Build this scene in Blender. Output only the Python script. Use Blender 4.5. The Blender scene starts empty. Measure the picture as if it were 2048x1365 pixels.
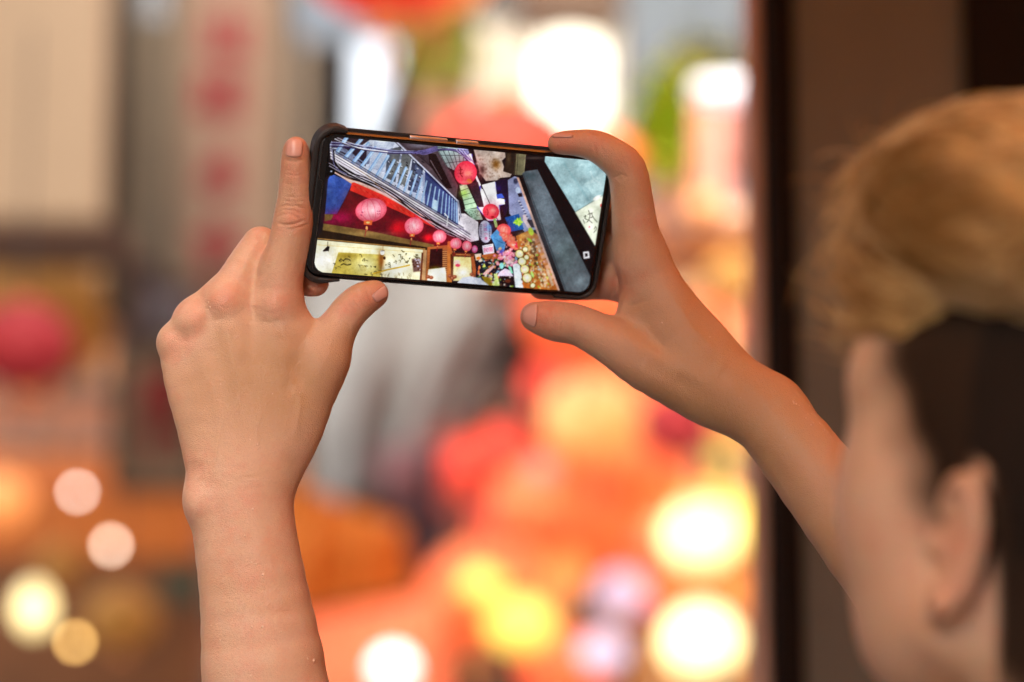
import bpy, bmesh, math, random, time
import numpy as np
from mathutils import Vector, Matrix, Euler
T0 = time.time()
random.seed(7)
rng = np.random.default_rng(7)
SC = bpy.context.scene
COL = SC.collection

# ------------------------------------------------------------------ camera, sky, sun, exposure
K = 36.0 / 85.0 / 2048.0            # metres per photo pixel per metre of depth
D0 = 1.337                          # distance of the phone
PITCH = math.radians(8.0)
CAMPOS = Vector((0.0, 0.0, 1.55))
cam_data = bpy.data.cameras.new('camera')
cam = bpy.data.objects.new('camera', cam_data)
COL.objects.link(cam)
cam.location = CAMPOS
cam.rotation_euler = (math.pi / 2 + PITCH, 0, 0)
cam_data.lens = 85.0
cam_data.sensor_width = 36.0
cam_data.clip_start = 0.05
cam_data.clip_end = 500.0
cam_data.dof.use_dof = True
cam_data.dof.focus_distance = 1.325
cam_data.dof.aperture_fstop = 2.8
cam_data.dof.aperture_blades = 0
SC.camera = cam

world = bpy.data.worlds.new('World')
SC.world = world
world.use_nodes = True
wn = world.node_tree
wn.nodes.clear()
w_out = wn.nodes.new('ShaderNodeOutputWorld')
w_bg = wn.nodes.new('ShaderNodeBackground')
w_sky = wn.nodes.new('ShaderNodeTexSky')
w_sky.sky_type = 'NISHITA'
w_sky.sun_disc = False
w_sky.sun_elevation = math.radians(34)
w_sky.sun_rotation = math.radians(204)
w_sky.air_density = 1.0
w_sky.dust_density = 4.0
w_sky.ozone_density = 1.0
w_hs = wn.nodes.new('ShaderNodeHueSaturation')      # an overcast sky is paler than a clear one
w_hs.inputs['Saturation'].default_value = 0.25
wn.links.new(w_sky.outputs[0], w_hs.inputs['Color'])
wn.links.new(w_hs.outputs[0], w_bg.inputs[0])
w_bg.inputs[1].default_value = 0.15
wn.links.new(w_bg.outputs[0], w_out.inputs[0])

sun_d = bpy.data.lights.new('sun', 'SUN')
sun_d.energy = 1.45
sun_d.angle = math.radians(18)
sun_d.color = (1.0, 0.88, 0.74)
sun = bpy.data.objects.new('sun', sun_d)
COL.objects.link(sun)
# comes from behind and left of the camera, fairly high
sun.rotation_euler = Vector((0.37, 0.80, -0.58)).to_track_quat('-Z', 'Y').to_euler()

SC.view_settings.view_transform = 'Standard'
SC.view_settings.look = 'None'
SC.view_settings.exposure = 1.85
EM = 2 ** -1.85                       # lamps and screens are given as they look; this undoes the exposure
SC.view_settings.gamma = 1.0
SC.view_settings.use_curve_mapping = False
SC.render.engine = 'CYCLES'
SC.cycles.use_denoising = True
SC.cycles.max_bounces = 6
SC.cycles.diffuse_bounces = 3
SC.cycles.glossy_bounces = 3
SC.cycles.transparent_max_bounces = 6
SC.cycles.caustics_reflective = False
SC.cycles.caustics_refractive = False
SC.cycles.sample_clamp_indirect = 6.0

# ------------------------------------------------------------------ coordinates
ROT = Matrix.Rotation(math.pi / 2 + PITCH, 3, 'X')
ROTN = np.array(ROT)
CPN = np.array(CAMPOS)

def c2w(a):
    """camera space (x right, y up, -z depth) -> world, for an (n,3) array"""
    return np.asarray(a, float) @ ROTN.T + CPN

def PC(px, py, D):
    return np.array([(px - 1024) * K * D, -(py - 682.5) * K * D, -D])

def PW(px, py, D):
    """the world point seen at photo pixel (px,py) at depth D"""
    return Vector(c2w(PC(px, py, D)[None])[0])

def srgb(r, g, b):
    def f(c):
        c /= 255.0
        return c / 12.92 if c <= 0.04045 else ((c + 0.055) / 1.055) ** 2.4
    return (f(r), f(g), f(b))

# ------------------------------------------------------------------ objects
def link(o, parent=None, m=None):
    COL.objects.link(o)
    if parent is not None:
        o.parent = parent
    if m is not None and o.data is not None:
        o.data.materials.clear()
        for mm in (m if isinstance(m, (list, tuple)) else [m]):
            o.data.materials.append(mm)
    return o

def thing(name, label, cat, loc=(0, 0, 0), rot=(0, 0, 0), group=None):
    o = bpy.data.objects.new(name, None)
    o.empty_display_size = 0.05
    COL.objects.link(o)
    o.location = loc
    o.rotation_euler = rot
    tag(o, label, cat, group)
    return o

def tag(o, label=None, cat=None, group=None, kind=None):
    if label: o['label'] = label
    if cat: o['category'] = cat
    if group: o['group'] = group
    if kind: o['kind'] = kind
    return o

class MB:
    """collects boxes, tubes, lathes; build() links them as ONE mesh object"""
    def __init__(s):
        s.v = []; s.f = []
    def add(s, v, f):
        n = len(s.v)
        s.v += [tuple(map(float, p)) for p in v]
        s.f += [tuple(i + n for i in q) for q in f]
        return s
    def box(s, c, h, R=None, bev=0.0):
        c = Vector(c); hx, hy, hz = h
        if bev <= 0:
            vs = [Vector((x * hx, y * hy, z * hz)) for z in (-1, 1) for y in (-1, 1) for x in (-1, 1)]
            fs = [(0, 2, 3, 1), (4, 5, 7, 6), (0, 1, 5, 4), (2, 6, 7, 3), (0, 4, 6, 2), (1, 3, 7, 5)]
        else:
            b = min(bev, hx * .9, hy * .9, hz * .9)
            bm = bmesh.new()
            bmesh.ops.create_cube(bm, size=2)
            for v in bm.verts: v.co = Vector((v.co.x * hx, v.co.y * hy, v.co.z * hz))
            bmesh.ops.bevel(bm, geom=bm.edges[:], offset=b, segments=2, affect='EDGES', profile=.5)
            bm.verts.index_update()
            vs = [v.co.copy() for v in bm.verts]
            fs = [tuple(v.index for v in f.verts) for f in bm.faces]
            bm.free()
        if R is not None: vs = [R @ v for v in vs]
        return s.add([v + c for v in vs], fs)
    def tube(s, pts, r, n=8, cap=True):
        pts = [Vector(p) for p in pts]
        rr = r if isinstance(r, (list, tuple)) else [r] * len(pts)
        vs = []; fs = []
        up = Vector((0.13, 0.21, 1)).normalized()
        for i, p in enumerate(pts):
            d = (pts[min(i + 1, len(pts) - 1)] - pts[max(i - 1, 0)])
            d = d.normalized() if d.length > 1e-9 else Vector((0, 0, 1))
            if abs(d.dot(up)) > .98: up = Vector((1, 0.1, 0)).normalized()
            a = d.cross(up).normalized(); b = d.cross(a).normalized()
            for j in range(n):
                t = 2 * math.pi * j / n
                vs.append(p + (a * math.cos(t) + b * math.sin(t)) * rr[i])
        for i in range(len(pts) - 1):
            for j in range(n):
                k2 = (j + 1) % n
                fs.append((i * n + j, i * n + k2, (i + 1) * n + k2, (i + 1) * n + j))
        if cap:
            fs.append(tuple(range(n))[::-1]); fs.append(tuple((len(pts) - 1) * n + j for j in range(n)))
        return s.add(vs, fs)
    def lathe(s, prof, n=24, c=(0, 0, 0), rib=0.0, nr=12):
        vs = []; fs = []; c = Vector(c)
        for (r, z) in prof:
            for j in range(n):
                t = 2 * math.pi * j / n
                q = r * (1 + rib * (abs(math.cos(nr * t / 2)) - .6))
                vs.append(c + Vector((q * math.cos(t), q * math.sin(t), z)))
        for i in range(len(prof) - 1):
            for j in range(n):
                k2 = (j + 1) % n
                fs.append((i * n + j, i * n + k2, (i + 1) * n + k2, (i + 1) * n + j))
        return s.add(vs, fs)
    def build(s, name, m, parent=None, smooth=False):
        me = bpy.data.meshes.new(name)
        me.from_pydata(s.v, [], s.f)
        me.update()
        o = bpy.data.objects.new(name, me)
        link(o, parent, m)
        if smooth:
            me.polygons.foreach_set('use_smooth', [True] * len(me.polygons))
        return o

# ------------------------------------------------------------------ materials
MATS = {}
def mat(name, col, rough=0.6, emit=None, es=1.0, noise=0.0, nscale=8.0, metal=0.0, bump=0.0, bscale=60.0,
        coat=0.0, sss=0.0, spec=0.5, col2=None, streak=None):
    if name in MATS: return MATS[name]
    m = bpy.data.materials.new(name); m.use_nodes = True
    nt = m.node_tree; b = nt.nodes['Principled BSDF']
    b.inputs['Base Color'].default_value = (*col, 1)
    b.inputs['Roughness'].default_value = rough
    b.inputs['Metallic'].default_value = metal
    b.inputs['Specular IOR Level'].default_value = spec
    b.inputs['Coat Weight'].default_value = coat
    tc = nt.nodes.new('ShaderNodeTexCoord')
    src = tc.outputs['Object']
    if streak:
        mp = nt.nodes.new('ShaderNodeMapping'); mp.inputs['Scale'].default_value = streak
        nt.links.new(src, mp.inputs[0]); src = mp.outputs[0]
    if noise > 0 or col2:
        n = nt.nodes.new('ShaderNodeTexNoise'); n.inputs['Scale'].default_value = nscale
        n.inputs['Detail'].default_value = 6; n.inputs['Roughness'].default_value = .6
        nt.links.new(src, n.inputs['Vector'])
        r = nt.nodes.new('ShaderNodeMapRange')
        r.inputs[1].default_value = .3; r.inputs[2].default_value = .7
        nt.links.new(n.outputs[0], r.inputs[0])
        mx = nt.nodes.new('ShaderNodeMix'); mx.data_type = 'RGBA'
        c2 = col2 if col2 else tuple(c * (1 - noise) for c in col)
        mx.inputs['A'].default_value = (*col, 1); mx.inputs['B'].default_value = (*c2, 1)
        nt.links.new(r.outputs[0], mx.inputs['Factor'])
        nt.links.new(mx.outputs['Result'], b.inputs['Base Color'])
    if bump > 0:
        n2 = nt.nodes.new('ShaderNodeTexNoise'); n2.inputs['Scale'].default_value = bscale; n2.inputs['Detail'].default_value = 5
        nt.links.new(src, n2.inputs['Vector'])
        bp = nt.nodes.new('ShaderNodeBump'); bp.inputs['Strength'].default_value = bump; bp.inputs['Distance'].default_value = .01
        nt.links.new(n2.outputs[0], bp.inputs['Height']); nt.links.new(bp.outputs[0], b.inputs['Normal'])
    if emit is not None:
        b.inputs['Emission Color'].default_value = (*emit, 1)
        b.inputs['Emission Strength'].default_value = es * EM
    MATS[name] = m
    return m
# ------------------------------------------------------------------ setting
def paint(n, c, **k):
    f = k.pop('f', .52)
    k.setdefault('noise', .3); k.setdefault('nscale', 5.0); k.setdefault('rough', .75)
    return mat(n, tuple(x * f for x in srgb(*c)), **k)
m_pave = mat('paving', (.16, .15, .14), .6, noise=.4, nscale=3, bump=.3, bscale=30)
mb = MB(); mb.box((0, 40, -.06), (60, 60, .06)); g = mb.build('ground', m_pave); tag(g, kind='structure')
mb = MB()
for i in range(-4, 5):                       # paving slabs of the alley, joints left open
    for j in range(0, 34):
        mb.box((i * .62 + (.31 if j % 2 else 0), 1.2 + j * .42, .012), (.30, .20, .010), bev=.006)
s_ = mb.build('paving_slabs', mat('slab_stone', (.24, .22, .20), .5, noise=.35, nscale=6, bump=.2)); tag(s_, kind='structure')

def frame_at(px, py, D):
    return PW(px, py, D)
def w_(p, D): return p * K * D

def slab(name, x0, y0, x1, y1, D, th, m, label=None, cat=None, group=None, kind=None, parent=None, yaw=0.0, bev=.004):
    """upright board: seen between photo pixels (x0,y0)-(x1,y1) at distance D"""
    c = PW((x0 + x1) / 2, (y0 + y1) / 2, D)
    mb = MB(); mb.box((0, th / 2, 0), (w_(x1 - x0, D) / 2, th / 2, w_(y1 - y0, D) / 2), bev=bev)
    o = mb.build(name, m, parent)
    if parent is None:
        o.location = c; o.rotation_euler = (0, 0, yaw)
    else:
        o.matrix_world = Matrix.Translation(c) @ Matrix.Rotation(yaw, 4, 'Z')
        o.matrix_parent_inverse = Matrix.Identity(4); o.location = parent.matrix_world.inverted() @ c if parent.parent is None else c - parent.location
    if label or kind: tag(o, label, cat, group, kind)
    return o

def prism(name, pts, D, th, m, label=None, cat=None, group=None, kind=None, parent=None, org=None, D2=None, wav=0.0):
    """a shape of given thickness whose front outline is seen at photo pixels pts; D may slope to D2 from first to last point"""
    n = len(pts)
    W = [PW(x, y, D + ((D2 - D) * (x - pts[0][0]) / max(1e-6, (max(p[0] for p in pts) - pts[0][0])) if D2 else 0)) for x, y in pts]
    o0 = org if org is not None else sum(W, Vector()) / n
    mb = MB(); mb.add([p - o0 for p in W] + [p - o0 + Vector((0, th, 0)) for p in W],
                      [tuple(range(n))[::-1], tuple(range(n, 2 * n))] + [(i, (i + 1) % n, n + (i + 1) % n, n + i) for i in range(n)])
    o = mb.build(name, m, parent)
    if parent is None: o.location = o0
    if label or kind: tag(o, label, cat, group, kind)
    return o

def glow_mat(name, col, e, es=1.0, mid=1.0, R=.2):
    """paper lit from inside: a little brighter round its middle, where the bulb hangs"""
    if name in MATS: return MATS[name]
    m = mat(name, col, .7)
    nt = m.node_tree; b = nt.nodes['Principled BSDF']
    tc = nt.nodes.new('ShaderNodeTexCoord'); ln = nt.nodes.new('ShaderNodeSeparateXYZ'); nt.links.new(tc.outputs['Generated'], ln.inputs[0])
    d = nt.nodes.new('ShaderNodeMath'); d.operation = 'SUBTRACT'; nt.links.new(ln.outputs['Z'], d.inputs[0]); d.inputs[1].default_value = .48
    a = nt.nodes.new('ShaderNodeMath'); a.operation = 'ABSOLUTE'; nt.links.new(d.outputs[0], a.inputs[0])
    r = nt.nodes.new('ShaderNodeMapRange'); r.inputs[1].default_value = 0; r.inputs[2].default_value = .5; r.inputs[3].default_value = es * mid * EM; r.inputs[4].default_value = es * .62 * EM
    nt.links.new(a.outputs[0], r.inputs[0]); nt.links.new(r.outputs[0], b.inputs['Emission Strength'])
    b.inputs['Emission Color'].default_value = (*e, 1)
    return m
m_cord = mat('black_cord', (.02, .02, .02), .6)
m_gold = mat('gold_trim', (.62, .30, .08), .4, emit=srgb(230, 90, 40), es=.35)
m_tas = mat('tassel_red', (.5, .05, .03), .8)
PAPER = {
    'red': glow_mat('paper_red', (.55, .05, .03), srgb(250, 62, 34), .95, 1.2),
    'deep': glow_mat('paper_deep_red', (.40, .03, .03), srgb(176, 40, 50), .30, 1.4),
    'orange': glow_mat('paper_orange', (.70, .20, .07), srgb(255, 80, 38), 1.05, 1.3),
    'peach': glow_mat('paper_peach', (.75, .35, .15), srgb(255, 150, 76), 1.08, 1.25),
    'pink': glow_mat('paper_pink', (.70, .25, .25), srgb(246, 150, 136), .85, 1.1),
    'yellow': glow_mat('paper_yellow', (.8, .55, .15), srgb(255, 214, 84), 1.3, 1.4),
    'white': glow_mat('paper_white', (.8, .75, .6), srgb(255, 226, 150), 2.1, 1.7),
    'amber': glow_mat('paper_amber', (.40, .20, .04), srgb(200, 116, 24), .20, 1.1),
    'lime': glow_mat('paper_lime', (.45, .6, .12), srgb(206, 216, 92), .8, 1.1),
    'lilac': glow_mat('paper_lilac', (.6, .5, .7), srgb(226, 206, 232), .8, 1.1),
}
def lantern(px, py, D, rpx, paper, label, group=None, sq=.88, tas=True, cord=.6, seg=28, cap=True):
    R = w_(rpx, D); c = PW(px, py, D)
    t = thing('paper_lantern', label, 'lantern', c, (0, 0, random.random() * 3), group)
    H_ = R * sq; prof = []
    for i in range(21):
        a = -math.pi / 2 * .93 + math.pi * .93 * i / 20; prof.append((R * math.cos(a) * (1 + (.014 if i % 2 else -.004)), H_ * math.sin(a)))
    mb = MB(); mb.lathe(prof, seg, rib=.03, nr=12); mb.build('paper_shade', PAPER[paper], t, True)
    if cap:
        mb = MB(); mb.lathe([(0, H_ * .99), (R * .24, H_ * .99), (R * .25, H_ * 1.10), (R * .1, H_ * 1.12), (0, H_ * 1.12)], 16); mb.build('top_cap', m_gold, t)
        mb = MB(); mb.lathe([(0, -H_ * .98), (R * .22, -H_ * .98), (R * .24, -H_ * 1.16), (R * .20, -H_ * 1.18), (0, -H_ * 1.18)], 16); mb.build('bottom_cap', m_gold, t)
    if tas:
        mb = MB(); mb.tube([(0, 0, -H_ * 1.16), (0, 0, -H_ * 1.34)], R * .02, 6)
        for i in range(10):
            a = i * .628; q = R * .07
            mb.tube([(q * .3 * math.cos(a), q * .3 * math.sin(a), -H_ * 1.32), (q * math.cos(a), q * math.sin(a), -H_ * 1.75)], R * .014, 4)
        mb.build('tassel', m_tas, t)
    mb = MB(); mb.tube([(0, 0, H_ * 1.1), (.004, 0, H_ * 1.1 + cord)], .004, 5); mb.build('hanging_cord', m_cord, t)
    return t

# ------------------------------------------------------------------ far end of the alley
def building(name, label, x0, y0, x1, y1, D, depth, m, wm, cols, rows, frame=None, ww=.5, wh=.5, skip=()):
    c = PW((x0 + x1) / 2, y1, D)
    t = thing(name, label, 'building', c)
    W, Hh = w_(x1 - x0, D), w_(y1 - y0, D)
    mb = MB(); mb.box((0, depth / 2, Hh / 2), (W / 2, depth / 2, Hh / 2)); mb.build('wall', m, t)
    for i in range(cols):
        for j in range(rows):
            if (i, j) in skip: continue
            cx, cz = (i + .5) / cols * W - W / 2, (j + .5) / rows * Hh; a, b = W / cols * ww / 2, Hh / rows * wh / 2
            mb = MB()
            for q in ((-a, 0, .03, b + .03), (a, 0, .03, b + .03)): mb.box((cx + q[0], -.02, cz), (.03, .03, q[3]))
            for q in (-b, b): mb.box((cx, -.02, cz + q), (a - .03, .028, .03))
            mb.box((cx, -.018, cz), (.015, .02, b - .03))
            f = mb.build('window', frame or m_cord, t)
            mb = MB(); mb.box((cx, -.006, cz), (a - .03, .005, b - .03)); mb.build('pane', wm, f)
    mb = MB(); mb.box((0, -.06, Hh + .05), (W / 2 + .06, .12, .05)); mb.build('cornice', m, t)
    return t
m_pane = mat('dark_pane', (.05, .055, .06), .15, spec=.6)
m_warmpane = mat('lit_pane', (.4, .25, .1), .3, emit=srgb(230, 112, 30), es=.6)
m_frame = paint('window_frame', (90, 70, 55))
building('rendered_house', 'tan rendered house front filling the left side of the alley', -260, -420, 600, 900, 12.5, 4, paint('tan_render', (176, 150, 118)), m_pane, 4, 5, m_frame, .45, .5)
building('timber_house', 'brown timber teahouse front behind the lower left stalls', -420, 590, 640, 2000, 10.6, 1.6, paint('brown_timber', (150, 84, 44)), mat('dim_pane', (.3, .12, .04), .3, emit=srgb(150, 70, 26), es=.6), 6, 6, m_frame, .6, .5)
building('narrow_house', 'narrow dark brown house just right of the strip of bright sky', 800, -420, 1080, 520, 13.5, 4, paint('dark_render', (98, 84, 74)), m_pane, 2, 5, m_frame)
building('grey_house', 'blue grey concrete house behind the leafy plant, beside the doorpost', 1180, -520, 1900, 620, 13.0, 5, paint('blue_grey_concrete', (116, 124, 130)), m_pane, 3, 5, m_frame, .3, .4, skip=((0, 3), (0, 4), (0, 2)))
building('corner_shop', 'orange shop house with a glowing wall at the bottom of the alley on the right', 1240, 460, 2100, 1900, 12.0, .9, mat('glowing_wall', (.52, .17, .03), .8, emit=srgb(206, 84, 14), es=.28, noise=.4, nscale=1.5), m_warmpane, 4, 4, m_frame, .7, .6)  # wall glows orange, standing in for warm light on it
building('low_house', 'low brown house across the end of the alley below the grey sheet', 600, 700, 1300, 1900, 14.2, 4, paint('umber_wall', (112, 70, 50)), m_warmpane, 5, 3, m_frame)
prism('hill_slope', [(-600, 1500), (-600, 700), (200, 560), (700, 640), (1300, 540), (2600, 660), (2600, 1500)], 60, 20, paint('hill_green', (96, 110, 90)), kind='structure')
# roof edges that frame the strip of sky
prism('corrugated_gable', [(806, 78), (960, 20), (960, 420), (770, 470), (722, 330)], 11.5, .12, paint('gable_brown', (92, 80, 76)), 'dark corrugated gable leaning beside the strip of bright sky', 'roof')
def corr_sheet(name, x0, y0, x1, y1, D, m, label, cat, n=22, lean=.5):
    A, B = PW(x0, y0, D), PW(x1, y1, D); W = B.x - A.x; Hh = A.z - B.z
    mb = MB(); vs = []; fs = []
    for i in range(n * 4 + 1):
        x = W * i / (n * 4); d = .02 * math.sin(i * math.pi / 2)
        for q in (0, .006):
            vs += [(x, d + q, 0), (x, d + q + lean, Hh)]
    for i in range(n * 4):
        a = i * 4; b = a + 4
        fs += [(a, a + 1, b + 1, b), (a + 2, b + 2, b + 3, a + 3), (a, b, b + 2, a + 2), (a + 1, a + 3, b + 3, b + 1)]
    mb.add(vs, fs); o = mb.build(name, m); o.location = (A.x, A.y, B.z); tag(o, label, cat); return o
corr_sheet('roof_sheet', 560, -90, 830, 92, 11.0, paint('pale_blue_sheet', (168, 176, 186)), 'pale blue grey corrugated roof sheet above the strip of sky', 'roof')
corr_sheet('roof_sheet', 1196, -140, 1250, 200, 11.8, paint('tan_sheet', (150, 128, 112)), 'narrow tan metal sheet on the corner between white lamp and grey house', 'roof', n=4, lean=.1)
# cream wall and bright white shop lamp
slab('plaster_pillar', 940, 40, 1238, 560, 9.0, .5, paint('cream_plaster', (236, 222, 196), f=.62), 'cream plaster pillar, widened behind the tall white lamp as its halo', 'pillar')  # real pillar, widened and brightened to paint the lamp's cream halo
t = thing('tall_lamp', 'tall oval white lamp glowing brightly above the right hand', 'lamp', PW(1142, 158, 7.5))
R_ = w_(70, 7.5); mb = MB(); mb.lathe([(R_ * .45, -R_ * 1.35), (R_ * .85, -R_ * 1.15), (R_, -R_ * .6), (R_, .55 * R_), (R_ * .85, R_ * 1.1), (R_ * .45, R_ * 1.3)], 28, rib=.02); mb.build('lamp_shade', mat('lamp_white', (.8, .8, .75), .6, emit=srgb(255, 246, 222), es=3.2), t, True)
mb = MB(); mb.lathe([(0, R_ * 1.3), (R_ * .46, R_ * 1.3), (R_ * .46, R_ * 1.42), (0, R_ * 1.42)], 20); mb.build('top_cap', m_cord, t)
mb = MB(); mb.tube([(0, 0, R_ * 1.4), (0, 0, R_ * 1.4 + .6)], .006, 5); mb.build('hanging_cord', m_cord, t)
slab('eave_board', 1040, -60, 1235, 18, 7.2, .3, paint('eave_tan', (150, 118, 92)), 'tan eave board above the tall white lamp', 'eave')

# big grey sheet hanging in the middle
def tarp(name, pts, D, m, label, cat, amp=.05, nu=40, nv=30):
    """hanging cloth between four photo corners (tl, tr, br, bl) with folds"""
    W = [PW(*p, D) for p in pts]; vs = []; fs = []; c = sum(W, Vector()) / 4
    for j in range(nv + 1):
        for i in range(nu + 1):
            u, v = i / nu, j / nv
            p = (W[0] * (1 - u) + W[1] * u) * (1 - v) + (W[3] * (1 - u) + W[2] * u) * v
            f = amp * (math.sin(u * 14 + 2 * v) * (.4 + v) + .5 * math.sin(u * 31 + v * 5) + .6 * math.sin(v * 7 + u * 3))
            vs.append(p - c + Vector((0, f, 0)))
    n = len(vs); vs += [v + Vector((0, .004, 0)) for v in vs]
    w = nu + 1
    for j in range(nv):
        for i in range(nu):
            a = j * w + i; fs += [(a, a + w, a + w + 1, a + 1), (n + a, n + a + 1, n + a + w + 1, n + a + w)]
    for i in range(nu): fs += [(i, i + 1, n + i + 1, n + i), (nv * w + i, n + nv * w + i, n + nv * w + i + 1, nv * w + i + 1)]
    for j in range(nv): fs += [(j * w, n + j * w, n + (j + 1) * w, (j + 1) * w), (j * w + nu, (j + 1) * w + nu, n + (j + 1) * w + nu, n + j * w + nu)]
    o = MB().add(vs, fs).build(name, m, None, True); o.location = c; tag(o, label, cat); return o
tarp('hanging_tarpaulin', [(585, 500), (1130, 480), (900, 850), (640, 1050)], 10.0, paint('grey_tarp', (184, 184, 180), f=.56), 'large grey tarpaulin hanging in folds below the phone', 'tarpaulin', .04)
tarp('shop_curtain', [(760, 930), (890, 900), (872, 1130), (800, 1150)], 9.8, paint('slate_curtain', (92, 80, 96)), 'small slate and mauve curtain under the grey tarpaulin', 'curtain', .02, 12, 10)
tarp('shop_curtain', [(745, 900), (860, 880), (850, 1010), (770, 1010)], 9.7, paint('mauve_cloth', (168, 116, 120)), 'mauve cloth tied at the lower edge of the grey tarpaulin', 'cloth', .02, 12, 10)
tarp('shop_awning', [(540, 950), (806, 1050), (830, 1180), (540, 1240)], 8.2, mat('orange_canvas', srgb(206, 116, 34), .8, emit=srgb(190, 92, 20), es=.16), 'burnt orange canvas awning beside the raised left forearm', 'awning', .03)  # canvas given a faint glow in place of lantern light
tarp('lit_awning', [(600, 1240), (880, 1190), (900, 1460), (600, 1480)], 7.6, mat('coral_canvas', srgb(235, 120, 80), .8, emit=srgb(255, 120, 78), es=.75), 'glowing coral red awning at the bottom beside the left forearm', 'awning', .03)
slab('shop_beam', 880, 770, 1120, 830, 10.8, .3, paint('dark_beam', (110, 66, 44)), 'dark wooden beam between grey tarpaulin and orange lanterns', 'beam')
slab('shop_opening', 870, 832, 1100, 1040, 11.2, .3, mat('shop_dark_red', srgb(130, 44, 30), .7, emit=srgb(120, 30, 20), es=.3), 'dim red shop opening behind the string of lanterns', 'shop front')

# ------------------------------------------------------------------ left side
def signboard(x0, y0, x1, y1, D, m, mf, label, chars=None, size=90, ccol=None, em=None, stripe=None):
    c = PW((x0 + x1) / 2, (y0 + y1) / 2, D); W, Hh = w_(x1 - x0, D), w_(y1 - y0, D)
    t = thing('sign_board', label, 'sign', c)
    mb = MB(); mb.box((0, .04, 0), (W / 2, .04, Hh / 2), bev=.01); mb.build('panel', m, t)
    mb = MB()
    for s in (-1, 1):
        mb.box((s * (W / 2 + .012), .04, 0), (.012, .05, Hh / 2 + .024)); mb.box((0, .04, s * (Hh / 2 + .012)), (W / 2, .049, .012))
    mb.build('frame', mf, t)
    if stripe:
        mb = MB(); mb.box((0, -.004, 0), (W * .33, .004, Hh / 2 - .02)); mb.build('middle_strip', stripe, t)
    for ch, px, py in (chars or []):
        v, tr = text_tris(ch, 1.0, .075); s = w_(size, D)
        mb = MB(); n = len(v); mb.add([(p[0] * s, -.016, p[1] * s) for p in v] + [(p[0] * s, -.010, p[1] * s) for p in v], [tuple(q) for q in tr] + [tuple(q[::-1] + n) for q in tr])
        o = mb.build('character', ccol, t); q = PW(px, py, D) - c; o.location = (q.x, 0, q.z)
    mb = MB(); mb.tube([(0, .04, Hh / 2), (0, .04, Hh / 2 + .5)], .012, 6); mb.build('bracket', m_cord, t)
    return t
def text_tris(s, size=1.0, bold=0.0):
    cu = bpy.data.curves.new('t', 'FONT'); cu.body = s; cu.align_x = 'CENTER'; cu.align_y = 'CENTER'; cu.size = size; cu.resolution_u = 3; cu.offset = bold
    ob = bpy.data.objects.new('t', cu); COL.objects.link(ob)
    dg = bpy.context.evaluated_depsgraph_get()
    me = bpy.data.meshes.new_from_object(ob.evaluated_get(dg)); me.calc_loop_triangles()
    v = np.array([x.co[:2] for x in me.vertices]); t = np.array([x.vertices[:] for x in me.loop_triangles])
    bpy.data.objects.remove(ob); bpy.data.curves.remove(cu); bpy.data.meshes.remove(me)
    c = (v.min(0) + v.max(0)) / 2
    return (v - c), t
m_redink = mat('red_ink', (.26, .008, .006), .6)
m_sgnf = paint('sign_frame', (120, 104, 84))
signboard(346, -120, 560, 556, 7.0, paint('sign_cream', (206, 172, 136), noise=.12), m_sgnf, 'tall cream sign with a column of red characters, left of the raised finger',
          [('山', 452, 64), ('城', 440, 192), ('小', 452, 350), ('食', 442, 500)], 98, m_redink, stripe=paint('sign_strip', (208, 166, 136), noise=.1))
signboard(238, 700, 388, 968, 7.6, paint('sign_buff', (196, 160, 124), noise=.15), m_sgnf, 'short buff sign with red writing behind the left wrist', [('民', 320, 790), ('宿', 332, 872)], 84, m_redink)
slab('cloth_banner', -260, -260, 208, 436, 6.2, .10, mat('glowing_cream', (.34, .25, .16), .8, emit=srgb(232, 184, 140), es=.40, noise=.15, nscale=3), 'large softly glowing cream banner at the top left corner', 'banner')  # cloth glows on its own, in place of light falling on it
slab('shop_post', 214, -260, 262, 640, 6.8, .12, paint('olive_post', (112, 96, 70)), 'olive brown post at the edge of the cream banner', 'post')
slab('eave_beam', -260, 442, 236, 506, 6.0, .25, paint('dark_eave', (128, 84, 54)), 'dark brown eave beam under the cream banner', 'beam')
slab('wall_plate', 226, 505, 330, 900, 8.5, .1, paint('maroon_board', (92, 58, 48)), 'maroon wall board between the lantern and the buff sign', 'board')
slab('utility_box', 300, 582, 396, 650, 7.4, .15, paint('pale_box', (176, 174, 184)), 'pale grey utility box behind the left knuckles', 'box')
slab('vent_panel', 262, 30, 340, 520, 8.2, .1, paint('khaki_panel', (158, 134, 102)), 'khaki panel between the olive post and the tall sign', 'panel')
slab('pipe_cover', 556, 40, 590, 560, 8.4, .1, paint('taupe_strip', (150, 126, 104)), 'taupe pipe cover right of the tall cream sign', 'panel')
slab('shop_shelf', -260, 905, 384, 985, 8.8, .3, mat('amber_shelf', srgb(196, 112, 54), .7, emit=srgb(200, 104, 40), es=.3, noise=.3), 'orange wooden shelf board at the lower left', 'shelf')  # board glows faintly: shop light put into its material
slab('shop_counter', -260, 990, 384, 1112, 8.6, .3, mat('amber_wood', srgb(188, 104, 34), .7, emit=srgb(196, 96, 20), es=.25, noise=.3), 'orange brown counter front at the lower left', 'counter')  # the counter wood carries a glow for shop light too
slab('stall_front', -260, 1120, 400, 1500, 8.4, .3, mat('stall_dark', srgb(120, 74, 34), .7, emit=srgb(130, 66, 20), es=.15, noise=.5, nscale=4), 'dark brown stall front at the bottom left corner', 'stall')  # weak glow put into the stall wood in place of lamplight
slab('green_crate', 322, 1138, 396, 1204, 7.9, .15, paint('teal_crate', (96, 116, 92)), 'grey green crate beside the left forearm', 'crate')
lantern(70, 632, 7.2, 158, 'amber', 'large amber lantern glowing behind the red one at the left edge', tas=False)
lantern(46, 690, 5.2, 100, 'deep', 'deep red lantern with a pink sheen at the left edge')
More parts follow.
